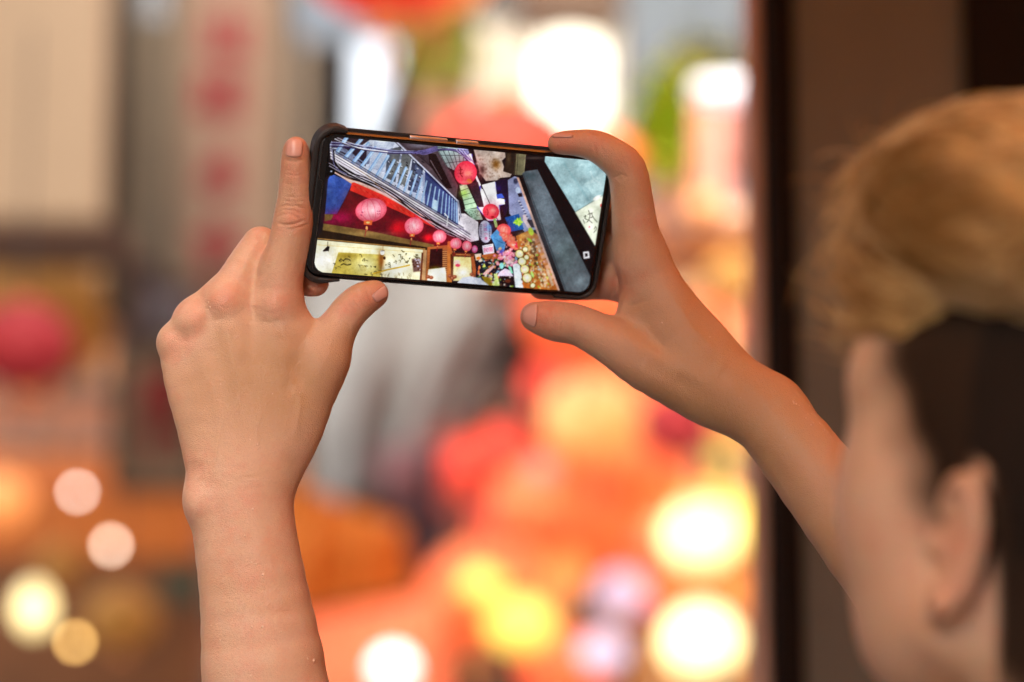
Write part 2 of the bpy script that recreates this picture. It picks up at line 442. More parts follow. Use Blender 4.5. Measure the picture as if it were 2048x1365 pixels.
lantern(244, 1238, 7.6, 72, 'amber', 'dull amber lantern low beside the left forearm', tas=False)
lantern(120, 1130, 7.8, 48, 'amber', 'small amber lantern above the cream lamp at lower left', tas=False)
def bulb(px, py, D, r, e, es, label, group='small bulbs strung at the lower left'):
    t = thing('light_bulb', label, 'bulb', PW(px, py, D), group=group)
    mb = MB(); mb.lathe([(0, -r), (r * .6, -r * .8), (r, 0), (r * .75, r * .7), (r * .4, r * 1.1)], 14); mb.build('glass', mat('bulb_%d_%d' % (px, py), (.8, .7, .5), .3, emit=e, es=es), t, True)
    mb = MB(); mb.lathe([(r * .42, r * 1.0), (r * .45, r * 1.8), (0, r * 1.9)], 12); mb.build('socket', m_cord, t)
    return t
bulb(155, 985, 8.0, .013, srgb(255, 238, 224), 14, 'pinkish white bulb, uppermost of the row at lower left')
bulb(222, 1092, 7.6, .015, srgb(255, 224, 198), 14, 'peach bulb in the middle of the row at lower left')
bulb(150, 1285, 7.8, .015, srgb(255, 200, 112), 15, 'yellow bulb, lowest of the row at lower left')
t = lantern(68, 1216, 7.4, 34, 'white', 'small cream white lamp burning brightly at lower left', tas=False, sq=1.5, cap=False)
lantern(0, 1000, 8.0, 60, 'peach', 'peach lantern half outside the left edge', tas=False)

# ------------------------------------------------------------------ lanterns over the alley
G = 'red and orange lanterns strung over the alley'
for a_ in ((1120, 770, 9.2, 74, 'red', 'red lantern at the upper end of the bright cluster, below the thumb'), (1270, 800, 9.4, 78, 'orange', 'orange lantern squeezed between the forearm and the peach one'),
           (1010, 900, 9.8, 60, 'red', 'red lantern between the dim lone one and the small pink one'), (1230, 700, 9.0, 66, 'orange', 'orange lantern showing just under the right palm'),
           (1020, 1060, 9.4, 74, 'red', 'red lantern on the left flank of the bright cluster'), (900, 1230, 8.6, 80, 'orange', 'orange lantern touching the coral awning'),
           (1290, 1180, 9.8, 60, 'orange', 'orange lantern between the lilac lantern and the white lamps'), (1470, 560, 9.6, 60, 'amber', 'amber lantern beside the doorpost above the wrist')):
    LN_EXTRA = LN_EXTRA + [a_] if 'LN_EXTRA' in globals() else [a_]
for a_ in LN_EXTRA: lantern(*a_, group=G)
lantern(774, -112, 6.0, 176, 'red', 'big red lantern at the top edge above the phone', G)
lantern(862, -92, 6.9, 138, 'peach', 'orange peach lantern at the top edge, beside the big red one', G)
lantern(1012, 340, 7.0, 158, 'red', 'wide red lantern rising behind the top edge of the phone', G)
lantern(1222, 318, 7.4, 62, 'orange', 'orange lantern hidden behind the hooked index finger', G)
lantern(1160, 628, 7.6, 118, 'orange', 'orange red lantern behind the right thumb', G)
lantern(1396, 664, 7.8, 74, 'orange', 'orange lantern behind the right wrist', G)
lantern(1352, 852, 8.0, 76, 'deep', 'crimson lantern just under the right wrist', G)
lantern(938, 936, 10.0, 62, 'red', 'dim red lantern standing alone left of the bright cluster', G)
lantern(1186, 842, 8.4, 104, 'peach', 'peach lantern in the middle of the bright cluster', G)
lantern(1290, 940, 8.8, 96, 'orange', 'orange lantern between the peach one and the big round lamps', G)
lantern(1090, 1010, 8.6, 106, 'orange', 'orange lantern in the cluster below the small pink one', G)
lantern(1190, 1060, 9.0, 84, 'orange', 'orange lantern left of the upper big round lamp', G)
lantern(962, 1180, 7.8, 112, 'orange', 'orange lantern at the left end of the cluster near the bottom', G)
lantern(1080, 1150, 8.9, 90, 'peach', 'peach lantern above the yellow one', G)
lantern(1086, 940, 8.0, 26, 'pink', 'little pink lantern in front of the cluster', tas=False)
lantern(1130, 1340, 8.2, 90, 'orange', 'orange lantern at the bottom edge under the yellow one', G)
lantern(1040, 1250, 7.6, 66, 'yellow', 'bright yellow lantern near the bottom edge', tas=False)
lantern(965, 1170, 7.4, 40, 'yellow', 'small yellow lantern at upper left of the bright yellow one', tas=False)
lantern(1206, 1306, 8.0, 46, 'lilac', 'lilac white lantern at the bottom, left of the lower round lamp', tas=False)
lantern(1240, 1190, 9.4, 54, 'lilac', 'pale lilac lantern left of the two round lamps', tas=False)
lantern(1444, 914, 8.2, 24, 'lime', 'small lime green lantern under the right forearm', tas=False)
GW = 'round white lamps along the shop front'
lantern(1398, 1072, 8.6, 72, 'white', 'upper of the two big round white lamps beside the doorpost', GW, tas=False, sq=.97)
lantern(1400, 1282, 8.0, 76, 'white', 'lower of the two big round white lamps beside the doorpost', GW, tas=False, sq=.97)
# warm halo of the upper white lamp, added as a glowing shade behind
lantern(1424, 1050, 9.0, 86, 'yellow', 'added yellow glow making the warm rim of the upper white lamp', tas=False)
t = thing('round_lamp', 'white round lamp with a green rim at the bottom edge', 'lamp', PW(786, 1340, 7.4))
R_ = w_(44, 7.4); mb = MB(); mb.lathe([(0, -R_), (R_ * .7, -R_ * .72), (R_, 0), (R_ * .7, R_ * .72), (0, R_)], 24); mb.build('globe', mat('globe_white', (.8, .8, .8), .5, emit=(1, 1, .96), es=3.0), t, True)
mb = MB(); mb.lathe([(R_ * 1.02, -.2 * R_), (R_ * 1.35, -.35 * R_), (R_ * 1.4, -.28 * R_), (R_ * 1.02, -.1 * R_)], 24); mb.build('rim', mat('green_rim', srgb(50, 140, 80), .5), t)
mb = MB(); mb.tube([(0, 0, -R_), (0, 0, -R_ - .8)], .015, 6); mb.build('stem', m_cord, t)

# ------------------------------------------------------------------ plants
def plant(px, py, D, rx, ry, n, cols, label, leaf=.06, pot=True):
    c = PW(px, py, D); t = thing('leafy_plant', label, 'plant', c)
    W, Hh = w_(rx, D), w_(ry, D)
    for k, col in enumerate(cols):
        mb = MB()
        for i in range(n // len(cols)):
            while True:
                p = Vector((random.uniform(-1, 1), random.uniform(-1, 1), random.uniform(-1, 1)))
                if p.length < 1: break
            p = Vector((p.x * W, p.y * W * .8, p.z * Hh)); d = Vector((random.uniform(-1, 1), random.uniform(-1, 1), random.uniform(-.9, .3))).normalized(); s = d.cross(Vector((0, 0, 1))).normalized() * leaf * .28
            L_ = leaf * random.uniform(.7, 1.4); up_ = Vector((0, 0, leaf * .12))
            mb.add([p, p + d * L_ * .5 + s + up_, p + d * L_ - up_, p + d * L_ * .5 - s + up_], [(0, 1, 2, 3)])
        o = mb.build('leaves', mat('leaf_%d_%d_%d' % (px, py, k), srgb(*col), .45, noise=.3, nscale=20), t); o['kind'] = 'stuff'
    mb = MB()
    for i in range(7):
        a = i * .9; q = Vector((math.cos(a) * W * .6, math.sin(a) * W * .5, Hh * (.7 - .15 * i)))
        mb.tube([(0, 0, -Hh * 1.15), q * .4 + Vector((0, 0, -Hh * .3)), q], [.012, .008, .003], 5)
    mb.build('stems', mat('stem_brown', (.12, .08, .04), .8), t)
    mb = MB(); z = -Hh * 1.15; mb.lathe([(0, z - .16), (.07, z - .16), (.10, z + .01), (.085, z + .01), (.08, z - .02), (0, z - .02)], 16); mb.build('pot', mat('pot_clay', (.3, .14, .08), .7), t)
    return t
plant(880, 92, 8.0, 68, 92, 1000, [(196, 200, 90), (160, 168, 70), (214, 204, 110)], 'yellow green hanging plant right of the big red lantern', .07)
plant(1346, 250, 7.6, 58, 120, 1300, [(190, 206, 20), (140, 190, 30), (216, 206, 60)], 'bright green potted plant between the hooked finger and the box lantern', .07)
plant(1400, 130, 8.4, 64, 60, 420, [(196, 180, 70), (150, 154, 90)], 'sparse olive plant above the box lantern', .07)
# ------------------------------------------------------------------ box lantern on the shop front
t = thing('box_lantern', 'tall box lantern with a white top hanging beside the black doorpost', 'lantern', PW(1452, 310, 6.4))
W = w_(132, 6.4) / 2; Hh = w_(290, 6.4) / 2
mb = MB(); mb.box((-W * .45, 0, -Hh * .05), (W * .5, W * .8, Hh * .72), bev=.02); mb.build('lit_panel', mat('panel_coral', (.7, .25, .18), .6, emit=srgb(250, 138, 108), es=.85), t)
mb = MB(); mb.box((W * .55, .02, Hh * .2), (W * .45, W * .7, Hh * .5), bev=.02); mb.build('side_panel', paint('panel_mauve', (158, 118, 108)), t)
mb = MB(); mb.box((0, -.01, Hh * .88), (W * 1.02, W * .9, Hh * .14), bev=.03); mb.build('top', mat('box_white', (.8, .8, .84), .5, emit=srgb(230, 228, 240), es=.9), t)
mb = MB(); mb.box((0, 0, -Hh * .88), (W * .8, W * .8, Hh * .12), bev=.03); mb.build('base', mat('box_cream', srgb(226, 176, 140), .5, emit=srgb(230, 168, 130), es=.5), t)
mb = MB(); mb.box((W * .5, -.02, -Hh * .22), (W * .4, W * .6, Hh * .10), bev=.01); mb.build('lower_panel', paint('panel_dark', (80, 54, 46)), t)
lantern(1408, 410, 6.3, 30, 'peach', 'small peach lantern at the foot of the box lantern', tas=False)
# overhead cables
def cable(pts, label, r=.008):
    W = [PW(*p) for p in pts]; c = W[0]; out = []
    for a, b in zip(W[:-1], W[1:]):
        for i in range(8):
            u = i / 8; p = a.lerp(b, u) - Vector((0, 0, .12 * math.sin(math.pi * u) * (a - b).length / 3)); out.append(p - c)
    out.append(W[-1] - c); o = MB().tube(out, r, 6).build('overhead_cable', m_cord); o.location = c; tag(o, label, 'cable', 'cables strung across the alley')
cable([(300, -260, 6.0), (774, -300, 6.0), (1250, -330, 7.0), (1520, -360, 7.4)], 'black cable carrying the top lanterns', .006)
cable([(1012, 40, 7.0), (1250, 180, 7.4), (1500, 60, 7.8)], 'thin black cable passing in front of the tall white lamp', .004)

# ------------------------------------------------------------------ door frame and door leaf at the right
def door_piece(name, x0, x1, D, m, th=.06, label=None, parent=None, D1=None, y0=-700, y1=2400):
    return
DF = 2.35
dt = thing('shop_door', 'black framed shop door with a taupe leaf, standing open behind the head', 'door', PW(1570, 682, DF))
o0 = dt.location.copy()
def dbox(name, x0, x1, D, th, m, dy=0.0, bev=.004, z0=-1.7, z1=1.5):
    A = PW(x0, 682, D); B = PW(x1, 682, D); mb = MB()
    mb.box(((A.x + B.x) / 2 - o0.x, A.y - o0.y + th / 2 + dy, (z0 + z1) / 2), ((B.x - A.x) / 2, th / 2, (z1 - z0) / 2), bev=bev)
    return mb.build(name, m, dt)
m_blk = mat('black_frame', (.010, .007, .006), .8, bump=.05, bscale=40, spec=.15)
dbox('jamb', 1541, 1600, DF, .07, m_blk)
dbox('jamb_trim', 1508, 1539, DF, .02, mat('copper_trim', (.82, .52, .40), .5, noise=.2), dy=.045)
dbox('door_leaf', 1600, 1952, DF, .04, mat('taupe_leaf', srgb(112, 114, 104), .6, noise=.45, nscale=1.6, bump=.05, bscale=14), dy=.02)
dbox('stile', 1952, 2130, DF, .07, m_blk)
dbox('side_light', 2130, 2700, DF, .03, mat('side_glass', (.05, .06, .06), .1), dy=.02)
dbox('head_rail', 1508, 2700, DF, .09, m_blk, dy=-.01, z0=1.5, z1=1.62)
dbox('threshold', 1508, 2700, DF, .12, m_blk, dy=-.02, z0=-1.85, z1=-1.7)
for z0_ in (-1.55, .55):
    mb = MB(); xa, xb = (PW(1640, 682, DF).x - o0.x, PW(1912, 682, DF).x - o0.x)
    for z_ in (z0_, z0_ + .85): mb.box(((xa + xb) / 2, .014, z_), ((xb - xa) / 2, .006, .012), bev=.003)
    for x_ in (xa, xb): mb.box((x_, .0145, z0_ + .425), (.010, .006, .413), bev=.003)
    mb.build('moulding', MATS['taupe_leaf'], dt)
mb = MB(); mb.tube([(.62, -.04, -.25), (.62, -.04, .25)], .012, 10); mb.build('handle', mat('brass', (.5, .35, .15), .3, metal=1.0), dt)
print('background', round(time.time() - T0, 1))

# added unseen canopy: shades the head and right arm, tints their light orange
cn = thing('added_canopy', 'added orange canopy out of view, shading and warming the head and right arm', 'canopy', (1.12, .45, 2.62))
mb = MB(); mb.box((0, 0, 0), (1.55, 2.0, .004), R=Matrix.Rotation(math.radians(-4), 3, 'X')); cv = mb.build('canvas', mat('canopy_canvas', (.50, .26, .10), .8), cn)
nt = MATS['canopy_canvas'].node_tree; tl = nt.nodes.new('ShaderNodeBsdfTranslucent'); tl.inputs[0].default_value = (.85, .42, .14, 1); mxs = nt.nodes.new('ShaderNodeMixShader'); mxs.inputs[0].default_value = .75
nt.links.new(nt.nodes['Principled BSDF'].outputs[0], mxs.inputs[1]); nt.links.new(tl.outputs[0], mxs.inputs[2]); nt.links.new(mxs.outputs[0], nt.nodes['Material Output'].inputs[0])
for x in (-1.5, 0, 1.5):
    mb = MB(); mb.tube([(x, -1.95, .10), (x, 1.95, -.17)], .015, 6); mb.build('canopy_arm', m_cord, cn)
# the two sides of the alley next to the viewer (outside the frame; they narrow the sky)
def side_house(name, label, x, face, y0, y1, hgt, m):
    t = thing(name, label, 'building', (x, (y0 + y1) / 2, 0)); L_ = (y1 - y0) / 2
    mb = MB(); mb.box((-face * 1.0, 0, hgt / 2), (1.0, L_, hgt / 2)); mb.build('wall', m, t)
    for j in range(2):
        for i in range(4):
            cy = -L_ + (i + .5) * L_ / 2; cz = 1.3 + j * 2.6
            mb = MB(); 
            for q in (-.5, .5): mb.box((face * .02, cy + q, cz), (.03, .03, .63)); mb.box((face * .02, cy, cz + q * 1.2), (.028, .47, .03))
            f = mb.build('window', m_frame, t)
            mb = MB(); mb.box((face * .008, cy, cz), (.006, .47, .57)); mb.build('pane', m_warmpane if j == 0 else m_pane, f)
    for k in range(16):
        mb = MB(); mb.box((face * .10, -L_ + .2 + k * L_ / 8, 5.2), (.012, .05, .55)); mb.build('louvre_blade', m_louv, t)
    return t
m_louv = paint('louvre_blue', (128, 160, 200))
side_house('louvred_house', 'rendered house with blue louvres along the left side of the alley', -2.3, 1, -5, 5.6, 6.4, paint('side_render', (170, 130, 100)))
side_house('shop_house', 'tall shop house rising over the canopy on the right', 3.1, -1, -5, 9.0, 6.4, paint('side_wood', (150, 96, 60)))

t = thing('added_shop', 'added timber shop front behind the viewer, blocking low sky and bouncing warm light', 'shop front', (1.5, -4.6, 0))  # added out of view to block low sky and bounce warm light
mb = MB(); mb.box((0, -.5, 2.1), (1.9, .5, 2.1)); mb.build('wall', paint('warm_timber', (190, 110, 54)), t)
for i in range(3):
    mb = MB(); mb.box((-1.2 + i * 1.2, .02, 1.3), (.42, .03, .6)); f = mb.build('window', m_frame, t)
    mb = MB(); mb.box((-1.2 + i * 1.2, .055, 1.3), (.36, .004, .54)); mb.build('pane', m_warmpane, f)

# added lantern above the view, warming the head and arms 
PAPER['near'] = glow_mat('paper_warm_fill', (.7, .25, .08), srgb(255, 176, 106), 10.0, 1.1)
lt = lantern(0, -9000, 1.0, 870, 'near', 'added orange lantern out of view, warming the head and arms', cord=.02, tas=False)
lt.location = (-.22, .42, 2.36)
# ------------------------------------------------------------------ the person (one continuous body grown from a distance field)
import openvdb
def v3(px, py, dz):
    """hands are traced at true distance: photo pixel plus an offset in depth (same pixel unit, away from the camera)"""
    return PC(px, py, D0 + dz * K * D0)
def rp(r, dz=0): return r * K * (D0 + dz * K * D0)

class SDF:
    def __init__(s): s.p = []
    def cone(s, a, ra, b, rb, k=.004, fl=1.0, n=(0, 0, 1), op='u'):
        a = np.array(a, float); b = np.array(b, float); n = np.array(n, float); n /= np.linalg.norm(n)
        s.p.append(('c', a, ra, b, rb, k, fl, n, op)); return s
    def ell(s, c, r, R=None, k=.004, op='u'):
        s.p.append(('e', np.array(c, float), np.array(r, float), np.eye(3) if R is None else np.array(R, float), k, op)); return s
    def plane(s, c, n):            # keep the side n points away from
        n = np.array(n, float); s.p.append(('p', np.array(c, float), n / np.linalg.norm(n))); return s
    def chain(s, pts, k=.004, fl=1.0, n=(0, 0, 1), sub=3):
        """one tapering limb through photo-pixel points (px, py, dz, r[, fl]); smooth along its length"""
        P = np.array([[*v3(*p[:3]), rp(p[3], p[2]), (p[4] if len(p) > 4 else fl)] for p in pts])
        Q = np.vstack([2 * P[0] - P[1], P, 2 * P[-1] - P[-2]]); out = []
        for i in range(1, len(Q) - 2):
            for t in np.arange(sub) / sub:
                out.append(.5 * (2 * Q[i] + (Q[i + 1] - Q[i - 1]) * t + (2 * Q[i - 1] - 5 * Q[i] + 4 * Q[i + 1] - Q[i + 2]) * t * t + (3 * Q[i] - Q[i - 1] - 3 * Q[i + 1] + Q[i + 2]) * t ** 3))
        out.append(P[-1]); s.p.append(('g', np.array(out), k, np.array(n, float), 'u')); return s
    def bounds(s):
        lo = np.full(3, 9e9); hi = -lo
        for p in s.p:
            if p[0] == 'c' and p[8] == 'u':
                for c, r in ((p[1], p[2]), (p[3], p[4])): lo = np.minimum(lo, c - r); hi = np.maximum(hi, c + r)
            elif p[0] == 'g':
                m = p[1][:, 3:4]; lo = np.minimum(lo, (p[1][:, :3] - m).min(0)); hi = np.maximum(hi, (p[1][:, :3] + m).max(0))
            elif p[0] == 'e' and p[5] == 'u':
                r = p[2].max(); lo = np.minimum(lo, p[1] - r); hi = np.maximum(hi, p[1] + r)
        return lo - .008, hi + .008
    def prim(s, p, X):
        if p[0] == 'c':
            _, a, ra, b, rb, k, fl, n, op = p
            Q = X - a; ba = b - a
            if fl != 1.0:
                Q = Q + np.outer(Q @ n, n) * (1 / fl - 1); ba = ba + n * (ba @ n) * (1 / fl - 1)
            l2 = ba @ ba
            t = np.clip((Q @ ba) / max(l2, 1e-12), 0, 1)
            d = np.sqrt(((Q - t[:, None] * ba) ** 2).sum(1)) - (ra + (rb - ra) * t)
            return d * (1 if fl == 1 else (1 + fl) / 2)
        if p[0] == 'g':
            G = p[1]; n = p[3]; d = np.full(len(X), .06); kk_ = .0012
            for a, b in zip(G[:-1], G[1:]):
                m_ = max(a[3], b[3]) + .016
                k_ = ((X > np.minimum(a[:3], b[:3]) - m_) & (X < np.maximum(a[:3], b[:3]) + m_)).all(1)
                if not k_.any(): continue
                fl = (a[4] + b[4]) / 2; Q = X[k_] - a[:3]; ba = b[:3] - a[:3]
                if fl < .999: Q = Q + np.outer(Q @ n, n) * (1 / fl - 1); ba = ba + n * (ba @ n) * (1 / fl - 1)
                t = np.clip((Q @ ba) / max(ba @ ba, 1e-12), 0, 1)
                e = (np.sqrt(((Q - t[:, None] * ba) ** 2).sum(1)) - (a[3] + (b[3] - a[3]) * t)) * ((1 + fl) / 2)
                dk = d[k_]; h_ = np.maximum(kk_ - np.abs(dk - e), 0) / kk_
                d[k_] = np.minimum(dk, e) - h_ * h_ * kk_ * .25
            return d
        if p[0] == 'e':
            _, c, r, R, k, op = p
            Q = (X - c) @ R
            k0 = np.sqrt(((Q / r) ** 2).sum(1)); k1 = np.sqrt(((Q / r ** 2) ** 2).sum(1))
            return k0 * (k0 - 1) / np.maximum(k1, 1e-9)
    def reach(s, p, m):
        if p[0] == 'c':
            lo = np.minimum(p[1], p[3]) - max(p[2], p[4]) - m; hi = np.maximum(p[1], p[3]) + max(p[2], p[4]) + m
        elif p[0] == 'g':
            r = p[1][:, 3:4]; lo = (p[1][:, :3] - r).min(0) - m; hi = (p[1][:, :3] + r).max(0) + m
        else:
            lo = p[1] - p[2].max() - m; hi = p[1] + p[2].max() + m
        return lo, hi
    def ev(s, X, m=.012):
        d = np.full(len(X), .05)
        for p in s.p:
            if p[0] == 'p':
                d = np.maximum(d, (X - p[1]) @ p[2]); continue
            k = p[5] if p[0] == 'c' else (p[2] if p[0] == 'g' else p[4]); op = p[-1]
            lo, hi = s.reach(p, m + k)
            msk = ((X > lo) & (X < hi)).all(1)
            if not msk.any(): continue
            e = s.prim(p, X[msk]); dd = d[msk]
            if op == 'u':
                h = np.maximum(k - np.abs(dd - e), 0) / k
                dd = np.minimum(dd, e) - h * h * k * .25
            else:
                h = np.maximum(k - np.abs(-dd - e), 0) / k
                dd = np.maximum(dd, -e) + h * h * k * .25
            d[msk] = dd
        return d
    def mesh(s, h):
        lo, hi = s.bounds()
        B = 8; bs = B * h
        nb = np.ceil((hi - lo) / bs).astype(int) + 1
        g = np.stack(np.meshgrid(*[np.arange(n) for n in nb], indexing='ij'), -1).reshape(-1, 3)
        C = lo + (g + .5) * bs
        dc = np.concatenate([s.ev(C[i:i + 200000], bs + .01) for i in range(0, len(C), 200000)])
        act = np.abs(dc) < bs * 1.05
        A = np.full(tuple(nb * B), 1.0, np.float32)
        V = A.reshape(nb[0], B, nb[1], B, nb[2], B)
        ins = g[(~act) & (dc < 0)]
        bg = 3 * h
        A *= bg
        for q in ins: V[q[0], :, q[1], :, q[2], :] = -bg
        ga = g[act]
        off = (np.stack(np.meshgrid(*[np.arange(B)] * 3, indexing='ij'), -1).reshape(-1, 3) + .5) * h
        for i in range(0, len(ga), 1500):
            q = ga[i:i + 1500]
            X = (lo + q * bs)[:, None, :] + off[None]
            e = np.clip(s.ev(X.reshape(-1, 3)), -bg, bg).astype(np.float32).reshape(-1, B, B, B)
            V[q[:, 0], :, q[:, 1], :, q[:, 2], :] = e
        grid = openvdb.FloatGrid(bg)
        grid.copyFromArray(A)
        pts, quads = grid.convertToQuads(0.0)
        pts = lo + (np.asarray(pts, float) + .5) * h
        # project on to the true surface and get normals
        pts, nrm = s.project(pts, h)
        return pts, np.asarray(quads)[:, ::-1], nrm
    def grad(s, X, e=2e-4):
        g = np.empty_like(X)
        for a in range(3):
            dx = np.zeros(3); dx[a] = e
            g[:, a] = s.ev(X + dx) - s.ev(X - dx)
        return g / np.maximum(np.linalg.norm(g, axis=1, keepdims=True), 1e-12)
    def project(s, X, h):
        n = s.grad(X)
        for _ in range(1):
            X = X - n * np.clip(s.ev(X), -h, h)[:, None]
        return X, n

def c2px(X):
    D = -X[:, 2]
    return 1024 + X[:, 0] / (K * D), 682.5 - X[:, 1] / (K * D)

def seg_dist(x, y, poly):
    d = np.full(x.shape, 1e9); tt = np.zeros(x.shape)
    n = len(poly) - 1
    for i, (p, q) in enumerate(zip(poly[:-1], poly[1:])):
        px, py = p; qx, qy = q
        l2 = (qx - px) ** 2 + (qy - py) ** 2
        t = np.clip(((x - px) * (qx - px) + (y - py) * (qy - py)) / l2, 0, 1)
        e = np.hypot(x - px - t * (qx - px), y - py - t * (qy - py))
        b = e < d
        tt = np.where(b, (i + t) / n, tt); d = np.where(b, e, d)
    return d, tt

def sculpt(X, N, strokes):
    """strokes: (points in photo px, half width px, height mm; negative = crease). Only skin that faces the viewer is worked."""
    x, y = c2px(X)
    f = np.clip((N[:, 2] + .05) / .35, 0, 1)
    h = np.zeros(len(X))
    for poly, w, a in strokes:
        poly = [tuple(p) for p in poly]
        xs = [p[0] for p in poly]; ys = [p[1] for p in poly]
        m = (x > min(xs) - 4 * w) & (x < max(xs) + 4 * w) & (y > min(ys) - 4 * w) & (y < max(ys) + 4 * w)
        if not m.any(): continue
        if len(poly) == 1:
            d = np.hypot(x[m] - xs[0], y[m] - ys[0]); e = 1
        else:
            d, t = seg_dist(x[m], y[m], poly)
            e = np.clip(np.minimum(t, 1 - t) * 4 + .25, 0, 1)
        h[m] += a * .001 * np.exp(-(d / w) ** 2) * e
    return X + N * (h * f)[:, None]

def tintmap(X, spots, base=1.0):
    """skin tone variation: (px, py, radius, redness)"""
    x, y = c2px(X); r = np.zeros(len(X))
    for sx, sy, R, a in spots:
        r += a * np.exp(-((x - sx) ** 2 + (y - sy) ** 2) / R ** 2)
    return np.clip(r, -1, 1)

# ---- left hand and forearm
L = SDF()
zo = -38
def Z(l, dz): return [(q[0], q[1], q[2] + dz, *q[3:]) for q in l]
kk = .0075
L.chain(Z([(562, 1760, 30, 146, .86), (533, 1400, 10, 129, .82), (511, 1210, 4, 110, .80), (490, 1070, 0, 102, .76), (484, 985, 0, 104, .70), (492, 900, 0, 124, .50), (503, 820, -2, 146, .38), (486, 730, -8, 150, .30), (476, 690, -10, 134, .28)], zo), .006)
L.ell(v3(402, 1003, zo - 10), [rp(27), rp(34), rp(38)], k=.012)                # ulna head
# metacarpals
L.chain(Z([(560, 880, 0, 44), (562, 760, -8, 46), (556, 612, -12, 45)], zo), kk)
L.chain(Z([(510, 900, -4, 42), (490, 750, -14, 44), (456, 606, -14, 43)], zo), kk)
L.chain(Z([(455, 900, 0, 42), (430, 780, -8, 43), (394, 648, -6, 41)], zo), kk)
L.chain(Z([(424, 900, 10, 44), (388, 790, 8, 44), (355, 688, 14, 37)], zo), kk)
L.chain(Z([(480, 860, 36, 56), (450, 720, 44, 48)], zo), .01)                   # palm side
L.chain(Z([(560, 860, 50, 60), (600, 760, 40, 48)], zo), .01)                   # thenar
# thumb
L.chain(Z([(560, 900, 16, 44), (608, 810, 8, 48), (648, 722, 4, 46)], zo), .008)
L.chain(Z([(630, 768, 6, 46), (652, 714, 4, 45), (670, 672, 8, 38), (694, 629, 14, 36), (722, 602, 22, 34), (750, 588, 28, 27)], zo), .004)
L.chain(Z([(590, 700, 6, 52), (620, 712, 6, 40)], zo), .016, .7)              # web
# index finger
L.chain(Z([(556, 612, -12, 46), (562, 545, -16, 45), (577, 492, -22, 40), (587, 440, -28, 39.5), (590, 398, -36, 34), (592, 352, -46, 31), (592, 318, -54, 28), (592, 298, -58, 24)], zo), .005)
# middle finger folds away behind the phone
L.chain(Z([(454, 606, -10, 46), (490, 540, 14, 40), (521, 491, 40, 37)], zo), .0045)
L.chain([(521, 491, 2, 34), (570, 535, 52, 31), (604, 560, 30, 29), (630, 566, 8, 27.5)], .002)
# ring and little fingers fold away
L.chain([(394, 650, -40, 42), (432, 610, 50, 38), (500, 600, 95, 33), (560, 590, 80, 29)], .003)
L.chain([(354, 690, -20, 37), (390, 670, 70, 33), (450, 650, 110, 29), (520, 630, 105, 27)], .003)
# knuckles
for q in ((546, 614, -22, 33), (452, 602, -23, 35), (390, 640, -18, 36), (351, 683, -2, 32)):
    L.ell(v3(q[0], q[1], q[2] + zo), [rp(q[3])] * 3, k=.005)
L.plane(v3(550, 1620, zo), (0, -1, 0))

